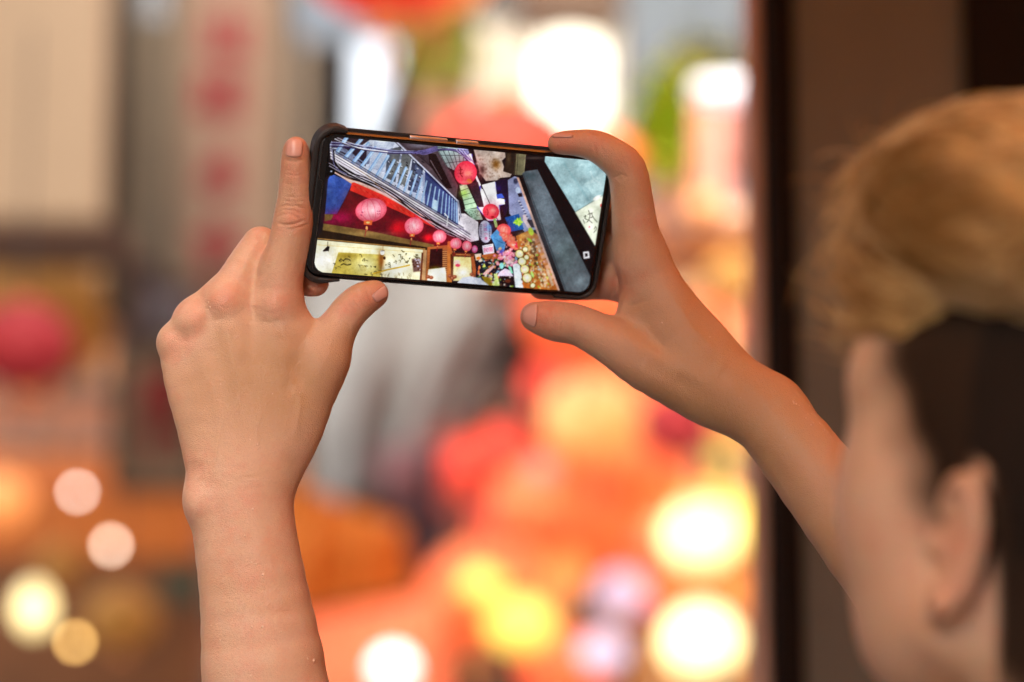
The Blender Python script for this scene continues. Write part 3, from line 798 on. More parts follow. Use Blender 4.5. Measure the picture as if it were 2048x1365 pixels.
left_strokes = [
    # knuckle folds of the index finger
    ([(556, 418), (572, 411), (594, 413), (612, 420)], 3.0, -.45),
    ([(552, 428), (566, 420), (588, 421), (602, 428)], 3.2, -.5),
    ([(551, 438), (560, 431), (578, 428), (592, 433), (600, 441)], 3.2, -.45),
    ([(552, 446), (568, 451), (590, 449), (606, 442)], 3.2, -.6),
    ([(558, 456), (582, 459), (608, 453), (620, 447)], 2.8, -.45),
    ([(548, 458), (566, 464), (600, 462)], 2.6, -.25),
    ([(576, 440)], 11, .55), ([(566, 424)], 9, .25),
    ([(566, 366), (590, 372), (612, 367)], 2.6, -.22), 
    ([(568, 392), (592, 396), (616, 391)], 2.4, -.2), ([(566, 402), (590, 405), (614, 402)], 2.4, -.25),
    ([(566, 320), (590, 323), (612, 318)], 2.6, -.35), ([(567, 348), (590, 352), (616, 347)], 2.6, -.25),
    
    # thumb joint folds
    ([(698, 606), (708, 614), (722, 632)], 3.2, -.5), ([(692, 614), (703, 622), (712, 640)], 3.0, -.45),
    ([(708, 598), (716, 610), (728, 622)], 2.8, -.35), ([(702, 596), (700, 604), (712, 618)], 2.6, -.25),
    ([(716, 588), (724, 594)], 2.5, -.2),
    ([(733, 575), (737, 592), (744, 604)], 3.0, -.3),
    ([(574, 322), (590, 325), (604, 322)], 2.2, -.2), ([(568, 340), (590, 344), (614, 340)], 2.2, -.2),
    ([(660, 640), (676, 628)], 5, -.2), ([(688, 640), (700, 650)], 3, -.3), ([(676, 600), (690, 606), (700, 618)], 3, -.2),
    ([(604, 268), (612, 300)], 3, .1), ([(470, 480), (500, 492), (516, 480)], 2.6, -.2), ([(490, 470), (508, 474), (520, 468)], 2.4, -.2),
    ([(520, 640), (540, 646), (560, 640)], 3, -.18), ([(524, 622), (544, 628), (566, 622)], 3, -.18), ([(436, 612), (452, 618), (468, 612)], 3, -.18), ([(384, 656), (398, 660)], 3, -.15),
    # tendons and the hollows between the knuckles
    ([(540, 650), (530, 760), (515, 880)], 14, .4), ([(452, 640), (470, 740), (488, 870)], 13, .4),
    ([(398, 690), (425, 780), (450, 880)], 12, .3),
    ([(500, 660), (500, 740)], 16, -.35), ([(425, 690), (440, 760)], 14, -.4), ([(590, 700), (580, 790)], 22, -.7),
    ([(510, 610), (505, 650)], 13, -.7), ([(415, 612), (412, 650)], 10, -.5), ([(370, 655), (368, 690)], 10, -.4),
    ([(520, 560), (538, 530)], 7, -.6),
    ([(600, 640), (622, 690), (640, 730)], 9, .25), ([(560, 700), (600, 800), (590, 880)], 7, .35),
    ([(470, 800), (440, 860), (430, 940)], 6, .3),
    # wrist creases and the forearm
    ([(410, 950), (470, 960), (560, 948)], 5, -.10), ([(410, 975), (480, 982), (570, 970)], 5, -.08),
    ([(396, 1002)], 30, .5), ([(440, 1010), (450, 1100)], 18, -.3), ([(520, 960), (530, 1160), (560, 1400)], 22, .12),
    ([(440, 640), (446, 690)], 8, .3),
]
left_spots = [(586, 440, 28, .8), (592, 300, 32, .9), (590, 350, 24, .25), (545, 610, 44, .6), (452, 600, 40, .65), (390, 640, 34, .6), (352, 690, 38, .5),
              (752, 588, 38, .85), (702, 622, 30, .6), (640, 566, 50, .95), (520, 480, 40, .35), (500, 740, 130, -.85), (600, 770, 90, -.7),  # fingertip under the phone reddened for light shining through it
              (430, 1000, 60, .15), (575, 520, 70, -.2), (470, 520, 60, -.1), (690, 680, 60, -.4), (440, 560, 40, .2), (632, 700, 40, .2)]

# ---- right hand and forearm
Rr = SDF()
Rr.chain([(2030, 1600, -70, 138), (1888, 1290, -30, 108), (1738, 1092, 10, 92), (1592, 900, 46, 80), (1510, 812, 62, 71, .9), (1440, 765, 66, 78, .7), (1380, 715, 70, 90, .5), (1335, 665, 74, 84, .42)], .006)
Rr.ell(v3(1556, 804, 80), [rp(30), rp(30), rp(32)], k=.02)
Rr.chain([(1490, 800, 62, 60), (1450, 776, 62, 64), (1372, 686, 66, 60), (1306, 570, 68, 56), (1281, 512, 62, 52)], .007)
Rr.chain([(1490, 822, 62, 58), (1400, 778, 64, 60), (1296, 730, 58, 54), (1226, 686, 56, 46), (1160, 652, 60, 40), (1112, 643, 60, 39.5), (1071, 634, 62, 30)], .006)
Rr.chain([(1420, 770, 70, 56), (1340, 690, 80, 54), (1278, 618, 82, 36)], .012, .8)
Rr.chain([(1450, 780, 96, 50), (1340, 640, 116, 54), (1270, 500, 120, 46)], .010)   # ulnar side of the hand, behind
# thumb
# index finger hooked over the top corner
Rr.chain([(1281, 512, 62, 52), (1270, 455, 46, 45), (1264, 400, 34, 41), (1253, 340, 22, 38.5), (1222, 310, 10, 34), (1187, 291, 6, 30), (1150, 286, 8, 25), (1117, 287, 10, 21.5)], .005)
# other fingers behind the phone
Rr.chain([(1262, 560, 150, 50), (1215, 562, 192, 38), (1150, 570, 185, 31), (1084, 573, 150, 27)], .003)
Rr.chain([(1275, 510, 150, 46), (1215, 490, 180, 36), (1130, 490, 165, 30), (1060, 495, 140, 26)], .003)
Rr.chain([(1275, 460, 140, 42), (1215, 420, 165, 32), (1130, 420, 150, 27), (1080, 425, 125, 24)], .003)
Rr.plane(v3(1960, 1490, -60), (.55, -.83, 0))

right_strokes = [
    ([(1216, 604), (1219, 596), (1232, 570), (1238, 540)], 3.5, -.6), ([(1242, 606), (1262, 612), (1300, 600)], 4, -.3),
    ([(1233, 600), (1236, 580), (1240, 556)], 3, -.35),
    ([(1098, 604), (1106, 622), (1104, 650)], 4, -.25), ([(1075, 612), (1069, 630), (1074, 655)], 3.0, -.6),
    ([(1090, 630)], 13, .5), ([(1128, 606), (1134, 622)], 3, -.25), ([(1150, 610), (1156, 625)], 3, -.2),
    ([(1160, 690), (1172, 680)], 4, -.3),
    ([(1216, 660), (1300, 700), (1400, 760)], 16, .5), ([(1240, 700), (1320, 745), (1400, 790)], 16, -.6),
    ([(1300, 640), (1360, 720), (1440, 790)], 15, .5), ([(1290, 660), (1330, 700)], 12, -.6),
    ([(1290, 480), (1330, 570), (1400, 680)], 12, .35),
    ([(1192, 270), (1188, 290), (1192, 312)], 3, -.25), ([(1262, 350), (1240, 360), (1232, 352)], 4, -.3),
    ([(1282, 300), (1270, 296)], 5, .3), ([(1226, 356), (1240, 350), (1252, 352)], 3.5, -.4),
    ([(1270, 430), (1292, 440)], 6, -.25), ([(1284, 446)], 9, .35), ([(1262, 500), (1280, 505)], 6, -.2),
    ([(1470, 740), (1500, 800), (1500, 850)], 14, -.15), ([(1250, 312), (1262, 330), (1262, 350)], 3, -.2), ([(1262, 306), (1276, 326), (1278, 350)], 3, -.25), ([(1272, 300), (1286, 322)], 2.6, -.2), ([(1118, 612), (1122, 640), (1118, 664)], 2.6, -.2), ([(1140, 616), (1146, 644), (1142, 668)], 2.8, -.2), ([(1204, 266), (1202, 290), (1210, 314)], 3, -.2),
    ([(1320, 560), (1380, 650), (1450, 720)], 7, .3), ([(1250, 450), (1262, 470), (1256, 500)], 5, -.15), ([(1300, 600), (1340, 600), (1362, 630)], 10, -.25), ([(1500, 770), (1560, 840), (1680, 980)], 12, .4),
    ([(1440, 860), (1540, 920), (1640, 1040)], 14, -.35),
    ([(1244, 540), (1262, 520), (1268, 500)], 4, -.2),
]
right_spots = [(1118, 287, 34, .9), (1190, 290, 30, .6), (1262, 326, 34, .6), (1284, 446, 26, .8), (1076, 632, 40, .8), (1090, 590, 50, .9), (1205, 560, 40, .8),
               (1260, 560, 40, .3), (1400, 700, 150, -.7), (1340, 820, 90, -.7), (1520, 860, 120, -.6), (1680, 1050, 160, -.7), (1540, 900, 120, -.3), (1260, 480, 90, -.4), (1240, 340, 60, -.3), (1235, 580, 24, .5), (1640, 940, 100, .1)]

HS = .92                                  # the head and trunk stand nearer than traced; built full size, then set to true distance
# ---- head, neck, shoulders, upper arms (seen soft, in front of the focus)
TH = math.radians(34); TL = math.radians(17)
fw = np.array([-math.sin(TH), 0, -math.cos(TH)]); up = np.array([0., 1, 0]); lf = np.array([-math.cos(TH), 0, math.sin(TH)])
fw2 = fw * math.cos(TL) + up * math.sin(TL); up2 = up * math.cos(TL) - fw * math.sin(TL)
HR = np.stack([fw2, lf, up2], 1)          # columns: head axes in camera space
HC = PC(1916, 1104, 1.02) - lf * .077
def H(f, l, u): return HC + HR @ np.array([f, l, u])
Hd = SDF()
Hd.ell(H(-.012, 0, .052), [.096, .074, .088], HR, k=.012)
Hd.ell(H(.028, 0, .035), [.072, .066, .075], HR, k=.02)
Hd.ell(H(.044, 0, .062), [.064, .068, .056], HR, k=.02)      # forehead
Hd.ell(H(.045, 0, -.035), [.050, .050, .060], HR, k=.025)       # face mass
for s_ in (-1, 1):
    Hd.ell(H(.083, s_ * .035, .052), [.022, .042, .034], HR, k=.025)
    Hd.ell(H(.070, s_ * .043, .012), [.022, .024, .030], HR, k=.02)   # brow ridge
    Hd.ell(H(.064, s_ * .050, -.008), [.028, .023, .032], HR, k=.03)  # cheekbone
    Hd.cone(H(.012, s_ * .056, -.040), .016, H(.070, s_ * .022, -.082), .015, .022)  # jaw
    Hd.ell(H(.094, s_ * .031, .016), [.012, .018, .011], HR, k=.014, op='s')      # socket
    Hd.ell(H(.076, s_ * .031, .016), [.0125, .0125, .0125], HR, k=.003)           # eyeball and lids
    Hd.ell(H(.044, s_ * .044, -.045), [.032, .020, .036], HR, k=.03)
Hd.cone(H(.096, 0, .024), .007, H(.116, 0, -.012), .010, .010)   # nose
Hd.ell(H(.106, .010, -.016), [.009, .008, .007], HR, k=.006); Hd.ell(H(.106, -.010, -.016), [.009, .008, .007], HR, k=.006)
Hd.ell(H(.096, 0, -.040), [.012, .024, .006], HR, k=.005); Hd.ell(H(.095, 0, -.050), [.012, .021, .007], HR, k=.005)
Hd.ell(H(.106, 0, -.045), [.012, .022, .0012], HR, k=.003, op='s')
Hd.ell(H(.082, 0, -.082), [.020, .022, .016], HR, k=.016)        # chin
# ears: shell, rim, hollow, lobe
for s_ in (-1, 1):
    E_ = lambda f, l, u: H(f * .72 + .005, s_ * (l - .003), u * .95)
    Hd.ell(E_(-.008, .077, .004), [.0125, .006, .028], HR, k=.008)
    arc_ = [E_(-.006 + .019 * math.cos(a), .081 + .004 * math.sin(a) ** 2 - .003 * math.cos(a), .006 + .027 * math.sin(a) - (.006 if a > 3.4 else 0)) for a in [math.radians(q) for q in range(20, 261, 15)]]
    Hd.p.append(('g', np.array([[*q, .0032 + .0004 * math.sin(i_ / 4), 1.0] for i_, q in enumerate(arc_)]), .006, np.array([0, 0, 1.]), 'u'))
    Hd.ell(E_(.000, .078, -.026), [.008, .005, .010], HR, k=.008)
    Hd.ell(E_(-.006, .088, .006), [.007, .004, .015], HR, k=.008, op='s')
    Hd.ell(E_(.014, .077, -.002), [.005, .005, .007], HR, k=.006)
# neck and trunk: shoulders turned a little left
NB = PC(2190, 1085, 1.10) + np.array([.0, -.175, .05])
Hd.cone(H(-.028, 0, -.020), .056, NB, .062, .03)
SHL = np.array([.060, -.285, -1.10]); SHR = np.array([.430, -.275, -1.02])
MID = (SHL + SHR) / 2
Hd.cone(NB, .060, MID + np.array([0, -.02, 0]), .075, .05)
Hd.cone(MID + np.array([0, -.02, 0]), .07, SHL, .055, .05); Hd.cone(MID + np.array([0, -.02, 0]), .07, SHR, .055, .05)
Hd.cone(NB + np.array([0, .03, 0]), .04, (SHL + MID) / 2, .045, .05); Hd.cone(NB + np.array([0, .03, 0]), .04, (SHR + MID) / 2, .045, .05)
Hd.cone(MID + np.array([0, -.08, 0]), .125, MID + np.array([0, -.40, 0]), .115, .05)
ELL = v3(560, 1900, 10) / HS; ELR = v3(2030, 1625, -75) / HS
Hd.cone(SHL, .056, ELL, .043, .03); Hd.cone(SHR, .056, ELR, .043, .03)
Hd.cone(ELL, .043, v3(548, 1560, -24) / HS, rp(134) / HS, .004, .84); Hd.cone(ELR, .043, v3(1930, 1390, -44) / HS, rp(112) / HS, .004, .98)

# ---- make the meshes
Vs = []; Fs = []; Ts = []; Sh_ = []; off_n = 0
def sstep(x): x = np.clip(x, 0, 1); return x * x * (3 - 2 * x)
def hairmask(loc):
    f, l, u = loc.T; fb = np.interp(u, [-.02, .0, .02, .035, .05, .07, .09, .13], [.028, .036, .046, .057, .069, .084, .094, .098])
    ub = np.interp(f, [-.06, -.020, -.012, .0, .012, .03], [-.092, -.078, -.020, .028, -.006, -.022])
    return sstep((fb + .015 - f + .005 * np.sin(u * 170 + 3) * np.sin(f * 130)) / .040) * sstep((u - ub) / .040)
for sdf, h, strokes, spots in ((L, .0006, left_strokes, left_spots), (Rr, .0006, right_strokes, right_spots), (Hd, .0018, None, None)):
    X, F, N = sdf.mesh(h)
    if strokes:
        X = sculpt(X, N, strokes); t = tintmap(X, spots); Sh_.append(np.zeros(len(X)))
    else:
        t = np.full(len(X), -.35)
        loc = (X - HC) @ HR; Sh_.append(hairmask(loc) * (loc[:, 2] > -.09) * (np.abs(loc[:, 1]) < .078 + .02 * (loc[:, 2] > .045)))
        for c, r, a in (((.11, 0, -.012), .02, .5), ((-.008, .085, .003), .035, .8), ((.06, .05, -.02), .035, .4), ((.10, 0, -.045), .022, .9)):
            t += a * np.exp(-((loc - np.array(c)) ** 2).sum(1) / r ** 2)
    if not strokes: X = X * HS
    Vs.append(X); Fs.append(F + off_n); Ts.append(t); off_n += len(X)
    print('mesh', len(X), 'verts', round(time.time() - T0, 1), 's')
V = c2w(np.concatenate(Vs)); F = np.concatenate(Fs); Tn = np.concatenate(Ts)

def np_mesh(name, V, F, m, parent=None, attr=None, smooth=True):
    me = bpy.data.meshes.new(name)
    F = np.asarray(F)
    n = F.shape[1]
    me.vertices.add(len(V)); me.vertices.foreach_set('co', np.ascontiguousarray(V, np.float32).ravel())
    me.loops.add(F.size); me.loops.foreach_set('vertex_index', F.astype(np.int32).ravel())
    me.polygons.add(len(F)); me.polygons.foreach_set('loop_start', np.arange(0, F.size, n, dtype=np.int32))
    me.update(calc_edges=True)
    if smooth: me.polygons.foreach_set('use_smooth', np.ones(len(F), bool))
    for k_, a in (attr or {}).items():
        if a.ndim == 1:
            at = me.attributes.new(k_, 'FLOAT', 'POINT'); at.data.foreach_set('value', a.astype(np.float32))
        else:
            at = me.attributes.new(k_, 'FLOAT_COLOR', 'POINT'); at.data.foreach_set('color', a.astype(np.float32).ravel())
    o = bpy.data.objects.new(name, me)
    return link(o, parent, m)

def skin_material():
    m = bpy.data.materials.new('skin'); m.use_nodes = True
    nt = m.node_tree; b = nt.nodes['Principled BSDF']; N_ = nt.nodes.new; Lk = nt.links.new
    tc = N_('ShaderNodeTexCoord')
    at = N_('ShaderNodeAttribute'); at.attribute_name = 'redness'
    def noise(sc, det, rough=.6):
        n = N_('ShaderNodeTexNoise'); n.inputs['Scale'].default_value = sc; n.inputs['Detail'].default_value = det
        n.inputs['Roughness'].default_value = rough; Lk(tc.outputs['Object'], n.inputs['Vector']); return n.outputs[0]
    def math_(op, a, b_=None, c=None):
        n = N_('ShaderNodeMath'); n.operation = op
        for i, v in enumerate((a, b_, c)):
            if v is None: continue
            if isinstance(v, (int, float)): n.inputs[i].default_value = v
            else: Lk(v, n.inputs[i])
        return n.outputs[0]
    def mix(f, a, b_):
        n = N_('ShaderNodeMix'); n.data_type = 'RGBA'
        if isinstance(f, (int, float)): n.inputs['Factor'].default_value = f
        else: Lk(f, n.inputs['Factor'])
        for key, v in (('A', a), ('B', b_)):
            if isinstance(v, tuple): n.inputs[key].default_value = (*v, 1)
            else: Lk(v, n.inputs[key])
        return n.outputs['Result']
    big = noise(16, 3); blotch = noise(75, 5, .7); fine = noise(900, 3)
    c = mix(math_('MULTIPLY_ADD', big, 1.6, -.3), SKIN_A, SKIN_B)
    rd = math_('ADD', at.outputs['Fac'], math_('MULTIPLY_ADD', blotch, 2.6, -1.15))
    c = mix(math_('MULTIPLY', math_('MAXIMUM', rd, 0.0), .75), c, SKIN_R)
    c = mix(math_('MULTIPLY', math_('MAXIMUM', math_('MULTIPLY', at.outputs['Fac'], -1.0), 0.0), .8), c, SKIN_O)
    c = mix(math_('MULTIPLY_ADD', fine, 1.1, -.3), c, tuple(x * .72 for x in SKIN_A))
    at2 = N_('ShaderNodeAttribute'); at2.attribute_name = 'shaved'
    c = mix(math_('MULTIPLY', at2.outputs['Fac'], .97), c, (.016, .010, .007))
    Lk(c, b.inputs['Base Color'])
    Lk(math_('MULTIPLY_ADD', at2.outputs['Fac'], -.42, .42), b.inputs['Specular IOR Level'])
    Lk(math_('MULTIPLY_ADD', at2.outputs['Fac'], -.34, .35), b.inputs['Subsurface Weight'])
    b.inputs['Subsurface Radius'].default_value = (1.0, .35, .18)
    b.inputs['Subsurface Scale'].default_value = .004
    Lk(math_('MULTIPLY_ADD', noise(140, 4), .35, .24), b.inputs['Roughness'])
    vo = N_('ShaderNodeTexVoronoi'); vo.inputs['Scale'].default_value = 950; vo.feature = 'DISTANCE_TO_EDGE'
    Lk(tc.outputs['Object'], vo.inputs['Vector'])
    hgt = math_('ADD', math_('MULTIPLY', math_('MINIMUM', vo.outputs['Distance'], .25), 1.2), math_('MULTIPLY', noise(420, 4), .9))
    bp = N_('ShaderNodeBump'); bp.inputs['Strength'].default_value = .5; bp.inputs['Distance'].default_value = .0007
    Lk(hgt, bp.inputs['Height']); Lk(bp.outputs[0], b.inputs['Normal'])
    return m
SKIN_A = (.70, .45, .325); SKIN_B = (.60, .345, .20); SKIN_R = (.66, .25, .16); SKIN_O = (.46, .255, .10)
m_skin = skin_material()
person = np_mesh('person', V, F, m_skin, attr={'redness': Tn, 'shaved': np.concatenate(Sh_)})
tag(person, 'person with bleached top hair and dark shaved sides holding up a phone with both hands', 'person')
print('person', round(time.time() - T0, 1))
# ------------------------------------------------------------------ the phone
class Canvas:
    def __init__(s, w, h, col): s.a = np.ones((h, w, 3), np.float32) * np.array(col, np.float32); s.w = w; s.h = h
    def _box(s, x0, y0, x1, y1):
        x0 = max(int(x0) - 2, 0); y0 = max(int(y0) - 2, 0); x1 = min(int(x1) + 3, s.w); y1 = min(int(y1) + 3, s.h)
        if x1 <= x0 or y1 <= y0: return None
        yy, xx = np.mgrid[y0:y1, x0:x1].astype(np.float32)
        return slice(y0, y1), slice(x0, x1), xx, yy
    def put(s, b, m, col):
        m = m[..., None]; s.a[b[0], b[1]] = s.a[b[0], b[1]] * (1 - m) + np.array(col, np.float32) * m
    def poly(s, pts, col, al=1.0, soft=1.5):
        p = np.array(pts, float); b = s._box(*p.min(0), *p.max(0))
        if b is None: return
        xx, yy = b[2], b[3]; ins = np.zeros(xx.shape, bool); d = np.full(xx.shape, 1e9)
        for (x1, y1), (x2, y2) in zip(p, np.roll(p, -1, 0)):
            c = (y1 > yy) != (y2 > yy)
            ins ^= c & (xx < (x2 - x1) * (yy - y1) / (y2 - y1 + 1e-12) + x1)
            l2 = (x2 - x1) ** 2 + (y2 - y1) ** 2 + 1e-9
            t = np.clip(((xx - x1) * (x2 - x1) + (yy - y1) * (y2 - y1)) / l2, 0, 1)
            d = np.minimum(d, np.hypot(xx - x1 - t * (x2 - x1), yy - y1 - t * (y2 - y1)))
        sd = np.where(ins, d, -d)
        s.put(b, np.clip(sd / soft + .5, 0, 1) * al, col)
    def line(s, pts, w, col, al=1.0):
        p = np.array(pts, float); b = s._box(*(p.min(0) - w), *(p.max(0) + w))
        if b is None: return
        d, _ = seg_dist(b[2], b[3], [tuple(q) for q in p])
        s.put(b, np.clip((w / 2 - d) / 1.5 + .5, 0, 1) * al, col)
    def ell(s, x, y, rx, ry, col, al=1.0, ang=0, soft=2.0, inner=None):
        R = max(rx, ry) + soft + 2; b = s._box(x - R, y - R, x + R, y + R)
        if b is None: return
        c, n = math.cos(math.radians(ang)), math.sin(math.radians(ang))
        u = ((b[2] - x) * c + (b[3] - y) * n) / rx; v = (-(b[2] - x) * n + (b[3] - y) * c) / ry
        q = np.sqrt(u * u + v * v); m = np.clip((1 - q) * min(rx, ry) / soft + .5, 0, 1) * al
        if inner is not None:
            g = np.clip(1 - q, 0, 1)[..., None] ** .8
            cc = np.array(col, np.float32) * (1 - g) + np.array(inner, np.float32) * g
            mm = m[..., None]; s.a[b[0], b[1]] = s.a[b[0], b[1]] * (1 - mm) + cc * mm
        else: s.put(b, m, col)
    def glow(s, x, y, r, col, al=.8, ry=None):
        ry = ry or r; b = s._box(x - 2.2 * r, y - 2.2 * ry, x + 2.2 * r, y + 2.2 * ry)
        if b is None: return
        s.put(b, al * np.exp(-(((b[2] - x) / r) ** 2 + ((b[3] - y) / ry) ** 2)), col)
    def text(s, st, x, y, size, col, ang=0):
        v, t = text_tris(st, 1.0); c, n = math.cos(math.radians(ang)), math.sin(math.radians(ang))
        P = np.stack([x + size * (v[:, 0] * c + v[:, 1] * n), y + size * (v[:, 0] * n - v[:, 1] * c)], 1)
        b = s._box(*P.min(0), *P.max(0)); m = np.zeros(b[2].shape, bool)
        for q in t:
            a0, a1, a2 = P[q]
            def e(a, c2): return (b[2] - a[0]) * (c2[1] - a[1]) - (b[3] - a[1]) * (c2[0] - a[0])
            e0, e1, e2 = e(a0, a1), e(a1, a2), e(a2, a0)
            m |= ((e0 >= 0) & (e1 >= 0) & (e2 >= 0)) | ((e0 <= 0) & (e1 <= 0) & (e2 <= 0))
        s.put(b, m.astype(np.float32), col)
    def spline(s, pts, w, col, al=1.0):
        p = np.array(pts, float); q = np.vstack([2 * p[0] - p[1], p, 2 * p[-1] - p[-2]]); out = []
        for i in range(1, len(q) - 2):
            for t in np.linspace(0, 1, 7)[:-1]:
                out.append(.5 * ((2 * q[i]) + (-q[i - 1] + q[i + 1]) * t + (2 * q[i - 1] - 5 * q[i] + 4 * q[i + 1] - q[i + 2]) * t * t + (-q[i - 1] + 3 * q[i] - 3 * q[i + 1] + q[i + 2]) * t ** 3))
        out.append(p[-1]); s.line(out, w, col, al)

def lerp(a, b, t): return (a[0] + (b[0] - a[0]) * t, a[1] + (b[1] - a[1]) * t)

def draw_screen():
    """the live camera view on the display: the same alley seen wide, as printed pixels (sRGB 0-255)"""
    c = Canvas(2048, 1216, (38, 26, 32)); R = np.random.default_rng(3)
    DK = (22, 14, 20)
    # upper dark eaves and corrugated gable
    c.poly([(600, 130), (880, 165), (1010, 420), (1000, 520)], (92, 78, 84))
    for i in range(26): c.line([lerp((615, 140), (840, 180), i / 26), lerp((800, 260), (960, 440), i / 26)], 2, (60, 46, 54), .8)
    c.poly([(820, 215), (870, 220), (975, 440), (935, 440), (830, 290)], (44, 26, 28)); c.line([(835, 260), (905, 380)], 6, (110, 95, 100))
    c.glow(760, 165, 70, (150, 150, 165), .6, 16)
    # glazed roof panels
    c.poly([(862, 165), (1050, 185), (1100, 230), (1000, 330), (940, 300)], (160, 180, 180)); c.poly([(1000, 170), (1075, 190), (1120, 290), (1060, 260)], (160, 165, 215))
    for i in range(7): c.line([lerp((870, 170), (1085, 200), i / 6), lerp((960, 330), (1060, 280), i / 6)], 3, (45, 45, 50))
    for i in range(4): c.line([lerp((870, 175), (960, 330), i / 3.), lerp((1080, 200), (1080, 290), i / 3.)], 3, (50, 50, 58))
    c.poly([(1005, 395), (1060, 390), (1175, 640), (1160, 680), (1040, 560)], (40, 30, 34))
    c.poly([(1020, 420), (1062, 405), (1135, 560), (1060, 575)], (185, 225, 185)); c.glow(1050, 470, 30, (165, 225, 90), .7)
    for i in range(5): c.line([lerp((1020, 425), (1062, 575), i / 5.), lerp((1062, 408), (1135, 560), i / 5.)], 3, (55, 75, 60))
    c.poly([(1050, 575), (1140, 565), (1170, 640), (1110, 640)], (150, 180, 160))
    for _ in range(40): x, y = 1060 + R.random() * 90, 575 + R.random() * 60; c.ell(x, y, 3, 2, (60, 80, 60))
    # sky between the roofs
    for q in ([(1060, 230), (1095, 215), (1112, 280), (1090, 290)], [(1120, 330), (1165, 430), (1155, 440), (1118, 360)],
              [(1160, 418), (1248, 395), (1262, 500), (1308, 508), (1312, 540), (1272, 546), (1286, 640), (1200, 645), (1140, 560)]):
        c.poly([(x + (8 if i % 2 else -8), y + 4) for i, (x, y) in enumerate(q)], (84, 78, 190)); c.poly(q, (252, 252, 255))
    c.poly([(1080, 410), (1140, 398), (1178, 558), (1140, 560)], (66, 50, 60))
    for i in range(6): c.line([(1088 + i * 9, 430 + i * 24), (1144 + i * 6, 424 + i * 24)], 2, (44, 32, 44))
    c.poly([(1252, 392), (1330, 372), (1335, 560), (1310, 620), (1285, 560), (1316, 545), (1312, 505), (1262, 498)], (46, 28, 58))
    c.poly([(1256, 478), (1292, 472), (1308, 500), (1262, 506)], (74, 98, 190)); c.glow(1270, 440, 18, (60, 40, 140), .6)
    # mottled stone lump, dark beam, stone post
    c.poly([(1112, 190), (1240, 200), (1312, 208), (1316, 240), (1292, 262), (1305, 300), (1300, 330), (1356, 346), (1345, 366), (1280, 372), (1260, 388), (1190, 392), (1150, 340)], (196, 176, 164), soft=5)
    for _ in range(90):
        x, y = 1130 + R.random() * 160, 200 + R.random() * 180; q = R.random()
        c.glow(x, y, 4 + 6 * q, (120, 95, 80) if q < .6 else (225, 208, 198), .55)
    c.glow(1255, 285, 26, (135, 92, 40), .95, 30); c.glow(1165, 320, 20, (70, 55, 50), .8, 34)
    c.poly([(1312, 205), (1385, 212), (1375, 352), (1345, 345), (1303, 330), (1318, 262)], (56, 42, 34)); c.glow(1335, 250, 14, (105, 88, 62), .6, 40)
    c.poly([(1380, 212), (1446, 222), (1434, 356), (1370, 352)], (128, 122, 96)); c.line([(1383, 214), (1374, 352)], 5, (60, 48, 38)); c.line([(1396, 216), (1386, 352)], 3, (50, 40, 34)); c.line([(1444, 224), (1432, 356)], 4, (165, 155, 125))
    # lilac corrugated walls right of the sky
    c.poly([(1330, 385), (1372, 362), (1400, 370), (1520, 700), (1440, 720), (1340, 600)], (150, 155, 192))
    for i in range(16): c.line([lerp((1335, 400), (1345, 600), i / 16), lerp((1400, 470), (1440, 640), i / 16)], 1.6, (110, 115, 150), .7)
    c.ell(1395, 450, 16, 20, (190, 205, 240)); c.ell(1380, 392, 14, 18, (70, 72, 100), soft=8); c.poly([(1392, 472), (1420, 468), (1424, 492), (1400, 494)], (48, 34, 44))
    for i in range(14): c.ell(1402 + i * 4.5, 520 + i * 9, 7, 4, (70, 70, 100) if i % 2 else (210, 205, 225), soft=3)
    c.poly([(1310, 626), (1400, 602), (1434, 700), (1350, 716)], (34, 92, 160)); c.line([(1370, 615), (1400, 690)], 4, (70, 130, 190))
    for a in range(9): q = a * 2.3; c.ell(1395 + (8 + 14 * R.random()) * math.cos(q), 655 + (8 + 14 * R.random()) * math.sin(q), 13, 7, (150, 222, 50) if a % 2 else (196, 240, 90), ang=math.degrees(q), soft=3)
    c.poly([(1425, 610), (1440, 606), (1470, 660), (1482, 690), (1462, 700), (1430, 650)], (238, 206, 212)); c.poly([(1450, 640), (1490, 640), (1500, 690), (1480, 690)], (52, 40, 50))
    # balcony screens, left building
    quadT0, quadT1, quadB0, quadB1 = (330, 112), (1008, 520), (196, 176), (1012, 676)
    c.poly([(196, 108), (600, 130), (1010, 520), (1016, 680), (200, 215), (190, 170)], (196, 204, 226))
    c.poly([(205, 108), (460, 120), (300, 230), (200, 180)], (66, 50, 58)); c.poly([(330, 190), (430, 170), (420, 300), (340, 240)], (70, 46, 50))
    for i in range(10): c.line([(208 + i * 8, 180 + i * 0), (330 + i * 14, 225 + i * 9)], 3, (200, 214, 250))
    for i in range(42):
        t = i / 41; a = lerp((196, 190), (540, 150), t); c.line([a, (a[0] + 190 - 60 * t, a[1] + 100)], 2.4, (30, 34, 60), .9)
    for (q, cc) in (([(470, 135), (600, 135), (560, 330), (440, 300)], (208, 218, 236)), ([(560, 190), (650, 170), (610, 400), (545, 370)], (96, 98, 104)), ([(655, 200), (715, 240), (670, 430), (625, 410)], (108, 110, 112)), ([(720, 250), (790, 310), (750, 470), (690, 450)], (70, 74, 96)),
                    ([(800, 320), (1008, 522), (1012, 676), (800, 540)], (56, 66, 120))):
        c.poly(q, cc)
    for i in range(60):
        t = i / 59; p = lerp((740, 290), (1008, 540), t); c.line([p, (p[0] - 30 * (1 - t), p[1] + 200 - 60 * t)], 2, (150, 170, 220), .7)
    for i in range(22): t = i / 21; c.line([lerp((780, 330), (800, 560), t), lerp((1008, 525), (1012, 676), t)], 1.8, (36, 40, 80), .75)
